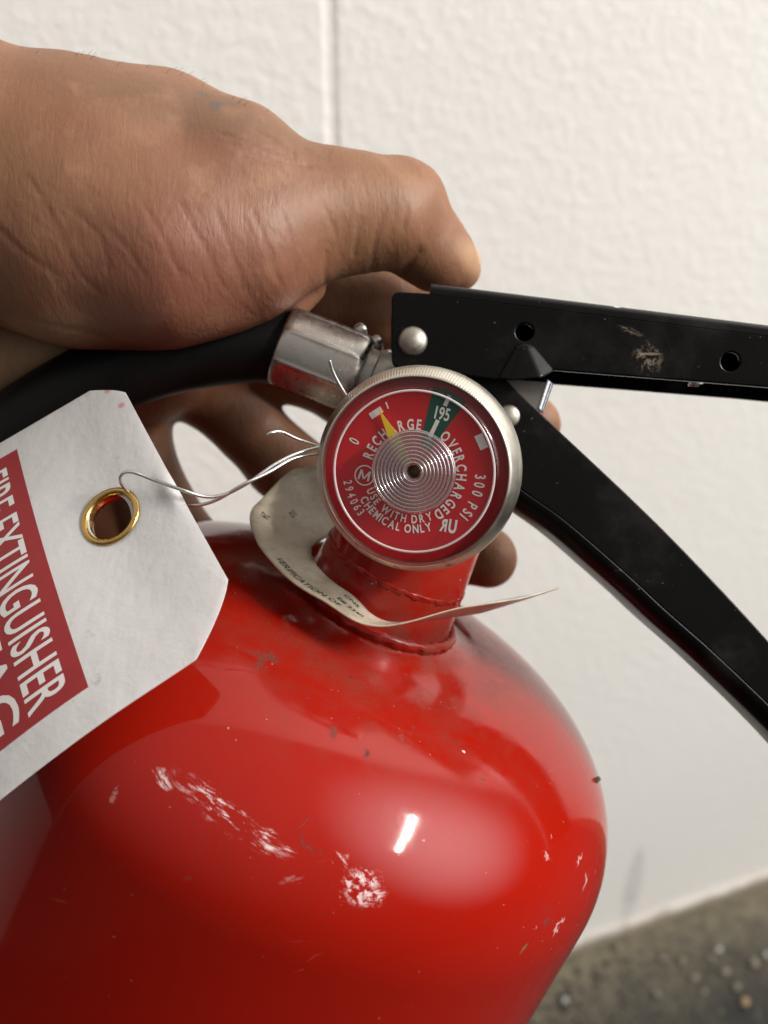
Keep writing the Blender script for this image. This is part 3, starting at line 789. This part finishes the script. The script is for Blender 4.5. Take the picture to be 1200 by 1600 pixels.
# neck and swivel nut into the valve
nv_, nf_ = lathe(fb, fd, fu, fw, [(6.4, -1), (6.6, .2), (6.6, 2.0), (6.9, 2.2), (7.2, 2.6), (7.2, 7.6), (6.8, 8.2), (5, 8.2), (5, 16)], 6 * 8)
nut = part('hose_nut', nv_, nf_, M_NUT, ext, hose); autosmooth(nut, 40)
for (x, y) in ((563, 513), (588, 532)):
    v_, f_ = lathe(Q(x, y, -40), Vector((.1, .4, 1)).normalized(), Vector((1, 0, 0)), Vector((0, 1, 0)), [(0.01, -.2), (1.1, -.3), (1.5, -.6), (1.7, -1.2), (1.8, -3.0)], 20)
    part('nut_lug', v_, f_, M_STEEL, ext, hose)

# ------------------------------------------------------------------ verification collar round the neck
def interp(tab, x):
    xs = [a for a, b in tab]; ys = [b for a, b in tab]
    xs = [xs[-1] - 360] + xs + [xs[0] + 360]; ys = [ys[-1]] + ys + [ys[0]]
    # Catmull-Rom style smooth interpolation
    for i in range(len(xs) - 1):
        if xs[i] <= x <= xs[i + 1]:
            t = (x - xs[i]) / (xs[i + 1] - xs[i]); t = t * t * (3 - 2 * t) * .6 + t * .4
            return ys[i] * (1 - t) + ys[i + 1] * t
    return ys[0]
h_out = [(0, 17.5), (40, 11.5), (70, 9.6), (100, 9.2), (130, 9.2), (155, 9.4), (180, 12.0), (205, 19), (230, 23), (270, 20), (320, 19)]
r_out = [(0, 31.5), (40, 30), (70, 29), (100, 29.5), (130, 31), (155, 34), (180, 36), (205, 35.5), (230, 33), (270, 30), (320, 30)]
h_in = [(0, 11), (60, 9.5), (90, 10), (135, 9.5), (180, 9.5), (225, 11), (270, 11), (320, 11)]
CPL = (Q(690, 966, -30) - CAMF).cross(Q(850, 940, -30) - CAMF)
def collar(phi, k, off=0.0):
    a_ = R(phi); ri = 20.4 + .4 * math.sin(3 * a_); ro = interp(r_out, phi % 360) + .35 * math.sin(9 * a_)
    pm = phi % 360
    hi = interp(h_in, pm); ho = interp(h_out, phi % 360) + .25 * math.sin(7 * a_ + 1)
    r_ = ri + (ro - ri) * k; kk = k ** 1.5; h_ = hi + (ho - hi) * kk
    # the right half lies in one sloping plane that the eye meets edge on
    bp_ = NB + e1 * (2.0 + r_ * math.cos(a_)) + e2 * (r_ * math.sin(a_))
    hp_ = CPL.dot(bp_ - CAMF) / CPL.dot(AX) + .9 * max(0, (r_ * math.cos(a_) - 20) / 13) ** 2 + .20 * (r_ - 20) + .25 * math.sin(a_ * 6)
    sgn = pm if pm <= 180 else pm - 360
    w_ = min(1, max(0, (118 - abs(sgn)) / 55)); w_ = w_ * w_ * (3 - 2 * w_)
    h_ = h_ * (1 - w_) + max(hp_, 3.2) * w_
    return NB + e1 * (2.0 + r_ * math.cos(a_)) + e2 * (r_ * math.sin(a_)) - AX * (h_ + off)
V = []; F_ = []; NA, NK = 180, 8
for side, off in ((0, .22), (1, -.22)):
    for i in range(NA):
        for j in range(NK + 1): V.append(collar(i * 360 / NA, j / NK, off))
st_ = NA * (NK + 1)
for i in range(NA):
    for j in range(NK):
        a = i * (NK + 1) + j; b = ((i + 1) % NA) * (NK + 1) + j
        F_ += [(a, b, b + 1, a + 1), (a + st_, a + 1 + st_, b + 1 + st_, b + st_)]
    a = i * (NK + 1); b = ((i + 1) % NA) * (NK + 1)
    F_ += [(a, b, b + st_, a + st_), (a + NK, b + NK, b + NK + st_, a + NK + st_)]
pc = NT('aged_plastic_collar')
d1 = pc.noise(60, 6, .7); d2 = pc.noise(160, 5, .7, pc.mapping((0, 0, 0), (0, 0, .6), (1, 3, 1)))
col = pc.mix(pc.rng(d1, .40, .7), (.60, .53, .41), (.38, .32, .23))
col = pc.mix(pc.math('MULTIPLY', pc.rng(d2, .52, .72), .55), col, (.17, .15, .12))
pc.set(Base_Color=col, Roughness=.42, Normal=pc.bump(d2, .3, .0004, pc.bump(pc.noise(110, 3, .5), .5, .0012)), Subsurface_Weight=.1, Subsurface_Scale=.002)
cb = NB - AX * 9
clr = Thing('verification_collar', cb, 'curled grimy off-white collar tag round the neck of the red cylinder', 'collar tag')
crd = part('collar_plate', V, F_, pc.m, clr)
M_INK = simple('black_ink', (.02, .02, .02), .6)
def collar_text(s, phi, k, size, xs=.8, flip=False, spin=0.0):
    tv, tf = text_vf(s, size, xs, .02); tv, tf = refine(tv, tf, 1.0)
    cs, sn = math.cos(R(spin)), math.sin(R(spin))
    out = []
    for v in tv:
        x = v.x * cs - v.y * sn; y = v.x * sn + v.y * cs
        ro = interp(r_out, phi % 360); ri = 18.6; r_ = ri + (ro - ri) * k
        ph = phi - math.degrees(x / r_); kk = k - y / (ro - ri)
        out.append(collar(ph, kk, .26))
    return out, tf
part('lettering', *join(collar_text('VERIFICATION OF', 128, .80, 2.5, .9), collar_text('E# 2340', 107, .55, 2.0, .95), collar_text('CNS', 110, .24, 2.0, .95),
                        collar_text('24', 178, .80, 3.0, .9), collar_text('10', 192, .55, 2.4, .9)), M_INK, clr, crd, smooth=False)

# ------------------------------------------------------------------ inspection tag
CW, CL = 64.0, 74.0
lo_pts = [Q(392, 969, 13), Q(300, 1035, 15), Q(150, 1136, 17), Q(0, 1250, 16), Q(-110, 1345, 12)]
up_pts = [Q(182, 587, -20), Q(117, 625, -21), Q(16, 684, -23), Q(-100, 752, -26), Q(-190, 806, -30)]
lo_s = smooth_path(lo_pts, 12); up_s = smooth_path(up_pts, 12)
def arc_at(P, t):
    t = max(0, min(1, t)) * (len(P) - 1); i = min(int(t), len(P) - 2); f = t - i; return P[i] * (1 - f) + P[i + 1] * f
def card(w, l, off=0.0):
    """w: 0 at the upper side .. CW at the lower side; l: 0 at the top end .. CL"""
    def raw(w, l):
        k = w / CW; a = arc_at(up_s, l / CL); b = arc_at(lo_s, l / CL); p = a.lerp(b, k)
        nn = Vector((-.35, .55, .76)).normalized()
        p = p + nn * (2.6 * math.sin(math.pi * k) * (0.3 + .7 * l / CL)) + nn * .5 * math.sin(l * .16 + 1) * math.sin(math.pi * k)
        # small kink at the edge where the wire pulls
        p = p + Vector((.2, .3, 1)) * (1.0 * math.exp(-((w - 33) ** 2 + (l - 4) ** 2 * 1.2) / 14))
        return p
    p = raw(w, l)
    if off:
        e = .4; n_ = (raw(w + e, l) - raw(w - e, l)).cross(raw(w, min(l + e, CL)) - raw(w, max(l - e, 0)))
        n_.normalize(); n_ = n_ if n_.z > 0 else -n_; p = p + n_ * off
    return p
tag = Thing('inspection_tag', card(32, 14, 0), 'white card tag with brass grommet and dark red printed block, wired to the extinguisher', 'tag')
gw, gl = 30.2, 21.6
chm = [(0, CL), (0, 13), (5.5, 0), (CW - 9, 0), (CW, 17.5), (CW, CL)]
NW, NL = 64, 74
hole_ = [(gw + 5.0 * math.cos(2 * math.pi * i / 48), gl + 5.0 * math.sin(2 * math.pi * i / 48)) for i in range(48)]
def dens(P, stp=2.0):
    out = []
    for i, p in enumerate(P):
        q = P[(i + 1) % len(P)]; n_ = max(1, int(math.dist(p, q) / stp))
        out += [(p[0] + (q[0] - p[0]) * k / n_, p[1] + (q[1] - p[1]) * k / n_) for k in range(n_)]
    return out
pv, pf = plate2d([dens([(w, l) for w, l in chm[::-1]]), hole_], .34, .08)
pv, pf = refine(pv, pf, 1.7)
V = [card(v.x, v.y, v.z) for v in pv]; F_ = pf
cm = NT('white_card'); cn = cm.noise(45, 6, .65); cf2 = cm.noise(500, 3, .6); cmid = cm.noise(120, 5, .6)
ccol = cm.mix(cm.rng(cn, .35, .7), (.62, .60, .60), (.56, .54, .535))
ccol = cm.mix(cm.math('MULTIPLY', cm.rng(cm.noise(210, 4, .6), .64, .72), .6), ccol, (.40, .37, .34))
for (px, py, sz) in ((172, 632, 5), (140, 614, 4)):
    c = (card(8 if px == 172 else 2.5, 5 if px == 172 else 7.5) - tag.base) / 1000
    m_, mv = cm.ell(c, (.0011, .0009, .002), .4, .3, 1); ccol = cm.mix(cm.math('MULTIPLY', m_, .6), ccol, (.55, .08, .08))
cm.set(Base_Color=ccol, Roughness=.48, Normal=cm.bump(cf2, .08, .0003, cm.bump(cmid, .22, .0014)))
cardo = part('card', V, F_, cm.m, tag); autosmooth(cardo, 50)
M_TRED = NT('tag_red_print'); M_TRED.set(Base_Color=M_TRED.mix(M_TRED.rng(M_TRED.noise(120, 5), .35, .7), (.30, .018, .022), (.26, .016, .019)), Roughness=.45); M_TRED = M_TRED.m
M_TWH = simple('tag_reversed_white', (.70, .68, .67), .5)
RL0, RW1 = 36.0, CW - 6.5
V = []; F_ = []; a, b = 60, 40
for i in range(a + 1):
    for j in range(b + 1):
        V.append(card(4.0 + (RW1 - 4.0) * i / a, RL0 + (CL - RL0) * j / b, .20))
for i in range(a):
    for j in range(b): k = i * (b + 1) + j; F_.append((k, k + 1, k + b + 2, k + b + 1))
part('red_print', V, F_, M_TRED, tag, cardo)
def card_text(s, w0, w1, l, capmm, bold=.02):
    """reads along +w, tops of letters towards l = 0"""
    tv, tf = text_vf(s, capmm / .72, 1, bold); tv, tf = refine(tv, tf, 1.6)
    xs_ = [v.x for v in tv]; ys = [v.y for v in tv]; a, b = min(xs_), max(xs_); cy = (max(ys) + min(ys)) / 2
    return [card(w0 + (w1 - w0) * (v.x - a) / (b - a), l - (v.y - cy), .24) for v in tv], tf
part('lettering', *join(card_text('FIRE EXTINGUISHER', 7.0, RW1 - 1.6, 43.0, 7.7, .010), card_text('TAG', 37, RW1 - 2, 51.6, 7.3, .010)), M_TWH, tag, cardo, smooth=False)
# grommet
gc = card(gw, gl); g1 = (card(gw + 1, gl) - card(gw - 1, gl)).normalized(); g2 = (card(gw, gl + 1) - card(gw, gl - 1)).normalized()
gn = Vector((-.30, .45, .84)).normalized(); g1 = (g1 - gn * g1.dot(gn)).normalized(); g2 = gn.cross(g1)
gp = [(6.2, -.1), (6.25, .15), (6.05, .40), (5.7, .55), (5.3, .50), (4.95, .25), (4.75, -.3), (4.65, -1.2), (4.65, -2.0), (6.0, -1.4)]
zv, zf = lathe(gc + gn * .45, gn, g1, g2, [(a * 1.0, b) for a, b in gp], 72)
grom = part('grommet', zv, zf, M_BRASS, tag, cardo)

# ------------------------------------------------------------------ tie wire
def wpath(pts, n_=8): return smooth_path([Q(*p) for p in pts], n_)
gz_ = gc.z
w1 = wpath([(214, 772, gz_ - 2.5), (200, 768, gz_ - .5), (188, 752, gz_ + 2.2), (192, 740, gz_ + 3.2), (208, 738, gz_ + 3), (240, 750, gz_ + 2.6), (280, 764, 1.5), (320, 776, 0), (350, 773, -1), (385, 756, -2), (430, 725, -4), (465, 708, -6), (505, 697, -9)])
w2 = wpath([(205, 776, gz_ - 3.0), (250, 790, gz_ - 5), (290, 790, -3), (318, 788, -2), (345, 778, -1.6), (380, 757, -1), (420, 738, -3), (460, 716, -6), (505, 708, -9)])
w3 = wpath([(417, 680, -5), (424, 676, -5), (440, 675, -6), (465, 686, -7), (505, 700, -9)])
w4 = wpath([(515, 563, -6), (520, 580, -7), (530, 600, -8), (545, 625, -9)])
wv_, wf_ = join(*(tube(w, .33, 10) for w in (w1, w2, w3, w4)), tube(wpath([(505, 697, -9), (560, 700, -14), (600, 760, -20), (620, 820, -24)]), .4, 8))
solo('tie_wire', wv_, wf_, M_WIRE, Q(500, 700, -9), 'thin twisted silver wire tying the white card tag to the gauge neck', 'wire')

# ------------------------------------------------------------------ hand
def build_hand():
    try: import openvdb as vdb
    except ImportError: import pyopenvdb as vdb
    vx = 0.65
    lo = np.array((-120., -42., -112.), np.float32); hi = np.array((48., 100., 18.), np.float32)
    dims = np.ceil((hi - lo) / vx).astype(int)
    xs = lo[0] + vx * np.arange(dims[0], dtype=np.float32); ys = lo[1] + vx * np.arange(dims[1], dtype=np.float32); zs = lo[2] + vx * np.arange(dims[2], dtype=np.float32)
    BIG = 30.0
    def cone(A, ra, B, rb, q=1.0, arr=None, k=6.0):
        """smooth-union a tapered capsule into arr"""
        A = np.array(A, np.float32); B = np.array(B, np.float32); rm = max(ra, rb) + max(k, 6) + 3
        mn = np.minimum(A, B) - rm; mx = np.maximum(A, B) + rm
        i0 = np.clip(np.floor((mn - lo) / vx).astype(int), 0, dims); i1 = np.clip(np.ceil((mx - lo) / vx).astype(int) + 1, 0, dims)
        if (i1 <= i0).any(): return
        X = xs[i0[0]:i1[0], None, None]; Y = ys[None, i0[1]:i1[1], None]; Zz = zs[None, None, i0[2]:i1[2]]
        ba = B - A; ba2 = float(ba @ ba) + 1e-6
        h = np.clip(((X - A[0]) * ba[0] + (Y - A[1]) * ba[1] + (Zz - A[2]) * ba[2]) / ba2, 0, 1)
        d = np.sqrt((X - A[0] - h * ba[0]) ** 2 + (Y - A[1] - h * ba[1]) ** 2 + ((Zz - A[2] - h * ba[2]) * q) ** 2) - (ra + (rb - ra) * h)
        s = arr[i0[0]:i1[0], i0[1]:i1[1], i0[2]:i1[2]]
        hh = np.clip(.5 + .5 * (s - d) / k, 0, 1)
        s[...] = s * (1 - hh) + d * hh - k * hh * (1 - hh)
    def chain(arr, pts, k=6.0, q=1.0):
        for (a, b) in zip(pts[:-1], pts[1:]):
            cone(Q(a[0], a[1], a[2]), a[3], Q(b[0], b[1], b[2]), b[3], q, arr, k)
    new = lambda: np.full(tuple(dims), BIG, np.float32)
    A = new()
    # wrist, back of the hand and thenar
    chain(A, [(-620, 190, -34, 33), (-150, 262, -30, 30.5), (140, 318, -29, 27.5), (300, 330, -30, 23.0)], 8, 1.25)
    chain(A, [(120, 232, -38, 17.5), (250, 242, -38, 15.5), (372, 268, -38, 13.2)], 8)
    chain(A, [(120, 395, -26, 18), (260, 392, -25, 18.4), (385, 378, -27, 16.2)], 8)
    # thumb
    T = new()
    chain(T, [(370, 305, -32, 16.5), (455, 331, -33, 13.5), (530, 333, -35, 12.5), (600, 332, -37, 11.2), (630, 318, -39, 9.4)], 5)
    U = new()
    chain(U, [(618, 332, -39, 11.2), (656, 372, -43, 9.0), (690, 406, -46, 7.3), (717, 423, -48, 5.1)], 3)
    def su(a, b, k):
        h = np.clip(.5 + .5 * (a - b) / k, 0, 1); return a * (1 - h) + b * h - k * h * (1 - h)
    T = su(T, U, 2.2); del U
    A = su(A, T, 7); del T
    # fold of palm under the thumb root
    chain(A, [(455, 470, -37, 4.5), (478, 447, -38, 4.4)], 2)
    # heel of the palm below, left
    B_ = new()
    chain(B_, [(40, 620, -84, 18), (130, 740, -88, 15), (190, 820, -92, 12)], 6)
    chain(B_, [(-560, 520, -50, 24), (-120, 560, -48, 17), (90, 520, -50, 13), (200, 560, -70, 16), (330, 540, -78, 14)], 8)
    # fingers
    for pts in ([(330, 430, -62, 12), (480, 455, -66, 10.6), (590, 478, -68, 10.2), (680, 490, -68, 8.6)],
                [(330, 520, -74, 12), (450, 545, -80, 12.5), (560, 608, -84, 11.0), (700, 630, -86, 9.2), (815, 662, -80, 7.6), (838, 660, -78, 6.4)],
                [(230, 560, -78, 12), (345, 622, -82, 9.4), (440, 722, -84, 9.2), (600, 825, -84, 9.6), (720, 858, -78, 8.4), (760, 870, -74, 7.9)],
                [(190, 600, -78, 12), (215, 735, -82, 10.0), (290, 860, -84, 9.5), (420, 960, -92, 8)]):
        Fg = new(); chain(Fg, pts, 3.5); B_ = su(B_, Fg, 3.0)
    A = su(A, B_, 2.2); del B_
    # creases: engraved along lines drawn on the skin
    X2, Y2 = np.meshgrid(xs, ys, indexing='ij')
    groove = np.zeros_like(X2)
    def crease(pts, dep, w, zz=-12):
        nonlocal groove
        P = smooth_path([Q(x, y, zz) for x, y in pts], 5)
        d = np.full_like(X2, 99.)
        for a, b in zip(P[:-1], P[1:]):
            bx, by = b.x - a.x, b.y - a.y; l2 = bx * bx + by * by + 1e-6
            h = np.clip(((X2 - a.x) * bx + (Y2 - a.y) * by) / l2, 0, 1)
            d = np.minimum(d, np.hypot(X2 - a.x - h * bx, Y2 - a.y - h * by))
        groove = np.maximum(groove, dep * np.exp(-(d / w) ** 2))
    for c_ in ([(440, 330), (452, 370), (458, 425)], [(345, 345), (365, 400), (385, 455)], [(290, 330), (325, 395), (350, 450)],
               [(395, 330), (418, 385), (430, 430)], [(235, 330), (265, 385), (290, 440)], [(130, 345), (170, 385), (178, 430)], [(60, 290), (95, 350), (130, 430), (160, 460)],
               [(0, 355), (45, 400), (95, 435)], [(0, 480), (60, 500), (130, 512), (180, 527)], [(180, 370), (210, 400), (235, 440)]):
        crease(c_, .16, .42)
    for c_ in ([(640, 372), (618, 400), (602, 424)], [(660, 352), (640, 372)]): crease(c_, .45, .7)
    for c_ in ([(600, 300), (585, 350), (572, 415)], [(560, 320), (550, 370)], [(505, 375), (500, 415)], [(500, 300), (520, 345)], [(640, 290), (630, 330)]): crease(c_, .2, .45)
    for c_ in ([(345, 205), (400, 218), (455, 232)], [(360, 222), (420, 238), (480, 242)], [(375, 240), (430, 250)], [(420, 205), (455, 222)], [(395, 190), (425, 200)]): crease(c_, .30, .5)
    zf_ = np.clip((zs + 45) / 12, 0, 1)[None, None, :]
    A += groove[:, :, None] * zf_
    # broad soft undulation
    A += (.45 * np.sin(X2 * .21 + 1) * np.sin(Y2 * .27 + .5))[:, :, None] * np.cos(zs * .2)[None, None, :]
    g_ = vdb.FloatGrid(); g_.background = BIG
    g_.copyFromArray(np.clip(A, -4, 4).astype(np.float32)); g_.transform = vdb.createLinearTransform(vx)
    pts, quads = g_.convertToQuads()
    pts = pts + lo
    # the same creases, with many finer ones, kept as a skin attribute for tone and fine relief
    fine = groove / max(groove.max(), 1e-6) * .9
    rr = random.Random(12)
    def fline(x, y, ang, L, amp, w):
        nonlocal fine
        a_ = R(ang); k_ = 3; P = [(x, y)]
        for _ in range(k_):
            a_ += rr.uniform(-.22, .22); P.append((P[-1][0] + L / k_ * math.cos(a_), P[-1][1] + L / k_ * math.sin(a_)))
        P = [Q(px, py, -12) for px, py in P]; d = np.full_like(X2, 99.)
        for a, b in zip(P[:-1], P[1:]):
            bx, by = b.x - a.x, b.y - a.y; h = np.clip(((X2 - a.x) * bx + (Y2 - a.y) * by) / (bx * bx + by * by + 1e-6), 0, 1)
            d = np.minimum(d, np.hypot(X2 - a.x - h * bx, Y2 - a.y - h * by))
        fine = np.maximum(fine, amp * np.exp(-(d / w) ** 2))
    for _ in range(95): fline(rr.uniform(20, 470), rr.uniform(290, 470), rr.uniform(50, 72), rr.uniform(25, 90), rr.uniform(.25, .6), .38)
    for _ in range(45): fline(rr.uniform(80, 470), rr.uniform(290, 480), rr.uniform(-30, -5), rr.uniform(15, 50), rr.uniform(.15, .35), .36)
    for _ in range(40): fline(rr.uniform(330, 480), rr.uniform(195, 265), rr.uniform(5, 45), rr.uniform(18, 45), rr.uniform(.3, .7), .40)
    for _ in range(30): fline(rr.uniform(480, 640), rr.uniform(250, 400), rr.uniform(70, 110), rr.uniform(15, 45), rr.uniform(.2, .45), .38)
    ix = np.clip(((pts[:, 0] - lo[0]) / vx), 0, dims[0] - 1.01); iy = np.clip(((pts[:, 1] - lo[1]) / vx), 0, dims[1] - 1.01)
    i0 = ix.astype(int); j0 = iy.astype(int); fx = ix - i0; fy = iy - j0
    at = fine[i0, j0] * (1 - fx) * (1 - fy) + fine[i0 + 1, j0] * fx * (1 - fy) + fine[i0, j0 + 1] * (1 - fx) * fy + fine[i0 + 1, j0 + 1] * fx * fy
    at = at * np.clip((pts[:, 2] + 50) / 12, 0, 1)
    return pts, quads, at
hp_, hq_, hat_ = build_hand()
hb = Q(-200, 300, -30)
hm_ = bpy.data.meshes.new('person'); loc_ = (hp_ - np.array(hb)) / 1000
hm_.vertices.add(len(loc_)); hm_.vertices.foreach_set('co', loc_.astype(np.float32).ravel())
hq_ = np.asarray(hq_); nq = len(hq_)
hm_.loops.add(nq * 4); hm_.loops.foreach_set('vertex_index', hq_.astype(np.int32).ravel())
hm_.polygons.add(nq); hm_.polygons.foreach_set('loop_start', np.arange(0, nq * 4, 4, dtype=np.int32))
hm_.update(calc_edges=True)
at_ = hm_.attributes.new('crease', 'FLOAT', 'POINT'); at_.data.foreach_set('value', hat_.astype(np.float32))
bm = bmesh.new(); bm.from_mesh(hm_); bmesh.ops.recalc_face_normals(bm, faces=bm.faces); bm.to_mesh(hm_); bm.free(); hm_.shade_smooth()
sk = NT('tanned_skin')
k1 = sk.noise(22, 5, .6); k2 = sk.noise(80, 5, .6); pores = sk.noise(900, 3, .6)
lines = sk.noise(1.0, 4, .55, sk.mapping((0, 0, 0), (0, 0, R(28)), (620, 170, 240)), 1.2)
lines2 = sk.noise(1.0, 4, .55, sk.mapping((5, 2, 0), (0, 0, R(-40)), (560, 190, 300)), 1.0)
vcell = sk.voro(620, sk.mapping((0, 0, 0), (0, 0, R(25)), (1, .6, 1)), 'DISTANCE_TO_EDGE')
col = sk.mix(sk.rng(k1, .35, .68), (.275, .132, .066), (.200, .082, .044))
col = sk.mix(sk.math('MULTIPLY', sk.rng(k2, .5, .75), .45), col, (.29, .145, .072))
hc = lambda px, py, z=-10: (Q(px, py, z) - hb) / 1000
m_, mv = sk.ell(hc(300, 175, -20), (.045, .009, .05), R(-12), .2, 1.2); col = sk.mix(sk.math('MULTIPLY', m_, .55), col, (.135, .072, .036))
m_, mv = sk.ell(hc(735, 408, -46), (.0045, .0060, .02), R(40), .3, 1.1); col = sk.mix(sk.math('MULTIPLY', m_, .8), col, (.42, .25, .14))
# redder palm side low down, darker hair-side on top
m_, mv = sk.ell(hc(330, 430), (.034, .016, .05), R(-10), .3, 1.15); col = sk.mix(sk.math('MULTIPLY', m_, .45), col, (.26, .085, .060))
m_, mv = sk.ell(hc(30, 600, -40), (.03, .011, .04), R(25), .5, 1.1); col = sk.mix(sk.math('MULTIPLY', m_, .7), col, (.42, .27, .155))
for (px, py, rx, ry, rot, amt) in ((340, 171, 15, 15, 0, .75), (318, 146, 18, 8, -25, .55), (362, 160, 18, 7, -20, .35)):
    m_, mv = sk.ell(hc(px, py, -22), (rx * .000133, ry * .000133, .03), R(rot), .25, 1.0)
    t_ = sk.rng(sk.noise(2.0, 5, .7, mv), .3, .55); col = sk.mix(sk.math('MULTIPLY', sk.math('MULTIPLY', m_, t_), amt), col, (.055, .075, .085))
for (px, py, r_) in ((320, 209, 3), (307, 211, 2.5), (314, 192, 2.5), (284, 158, 2.5), (345, 197, 2.2), (295, 178, 2.2), (335, 215, 2), (360, 190, 2.4), (247, 157, 2)):
    m_, mv = sk.ell(hc(px, py, -20), (r_ * .000135, r_ * .000135, .03), 0, .3, 1.2); col = sk.mix(sk.math('MULTIPLY', m_, .7), col, (.16, .05, .03))
col = sk.mix(sk.math('MULTIPLY', sk.rng(lines, .56, .74), .22), col, (.15, .052, .030))
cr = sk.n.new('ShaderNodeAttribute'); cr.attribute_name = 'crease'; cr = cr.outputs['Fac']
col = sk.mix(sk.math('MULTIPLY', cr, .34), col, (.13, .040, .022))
pale = sk.rng(sk.noise(160, 4, .6), .55, .75); col = sk.mix(sk.math('MULTIPLY', pale, .30), col, (.36, .20, .12))
hgt = sk.math('ADD', sk.math('MULTIPLY', lines, 1.0), sk.math('MULTIPLY', lines2, .6))
hgt = sk.math('ADD', hgt, sk.math('MULTIPLY', sk.rng(vcell, 0, .25), .10)); hgt = sk.math('ADD', hgt, sk.math('MULTIPLY', pores, .3))
sk.set(Base_Color=col, Roughness=sk.rng(k2, .3, .7, .48, .62), Subsurface_Weight=.25, Subsurface_Scale=.005, Normal=sk.bump(cr, .24, -.0005, sk.bump(hgt, .27, .0005)))
sk.b.inputs['Subsurface Radius'].default_value = (1.0, .35, .2)
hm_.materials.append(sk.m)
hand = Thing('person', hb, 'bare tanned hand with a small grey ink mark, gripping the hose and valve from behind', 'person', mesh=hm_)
# thumb nail, laid on the skin on the far upper side of the tip
bvh_h = BVHTree.FromPolygons([tuple(v) for v in hp_], [tuple(q) for q in hq_])
nx = Vector((.80, -.60, -.08)).normalized(); nb_ = Vector((.56, .70, -.25)).normalized(); nt = nx.cross(nb_).normalized()
nc = Q(712, 412, -47); nvx = []; nfx = []; NN = 12
for i in range(NN + 1):
    for j in range(NN + 1):
        u_ = -1 + 2 * i / NN; w_ = -1 + 2 * j / NN
        rr_ = math.sqrt(max(0, 1 - .35 * u_ * u_))
        o_ = nc + nx * (4.2 * u_) + nt * (4.3 * w_ * rr_) + nb_ * 20
        h_ = bvh_h.ray_cast(o_, -nb_, 40)
        p_ = h_[0] if h_[0] is not None else (nvx[-1] if nvx else nc)
        nvx.append(p_ + nb_ * (.32 - .25 * w_ ** 4 + .25 * max(0, u_) ** 3))
for i in range(NN):
    for j in range(NN): k = i * (NN + 1) + j; nfx.append((k, k + 1, k + NN + 2, k + NN + 1))
no = part('thumbnail', nvx, nfx, simple('nail', (.46, .30, .20), .35, Subsurface_Weight=.15, Subsurface_Scale=.002), hand, label='pale thumbnail')

# short dark hairs along the upper edge of the hand
rr = random.Random(3); hv_ = []; hf_ = []
parts_ = []
for i in range(22):
    px = rr.uniform(20, 430); d = None
    y = 40
    while y < 300:
        r_ = bvh_h.ray_cast(CAMF, (Q(px, y, 0) - CAMF).normalized())
        if r_[0] is not None: break
        y += 2.0
    y += rr.uniform(.5, 9)
    r_ = bvh_h.ray_cast(CAMF, (Q(px, y, 0) - CAMF).normalized())
    if r_[0] is None: continue
    p, nn = r_[0], r_[1]
    if nn.z < 0 and nn.y < 0: nn = -nn
    d1 = (nn * .5 + Vector((.8, .35 + rr.uniform(-.3, .3), .1))).normalized(); L_ = rr.uniform(.8, 1.7)
    parts_.append(tube(smooth_path([p - nn * .2, p + d1 * L_ * .5, p + d1 * L_ + Vector((.5, -.25, 0)) * L_ * .3], 2), lambda t: .045 * (1 - .7 * t), 4, False))
part('fine_hair', *join(*parts_), simple('hair_dark', (.03, .018, .012), .6), hand, kind='stuff')
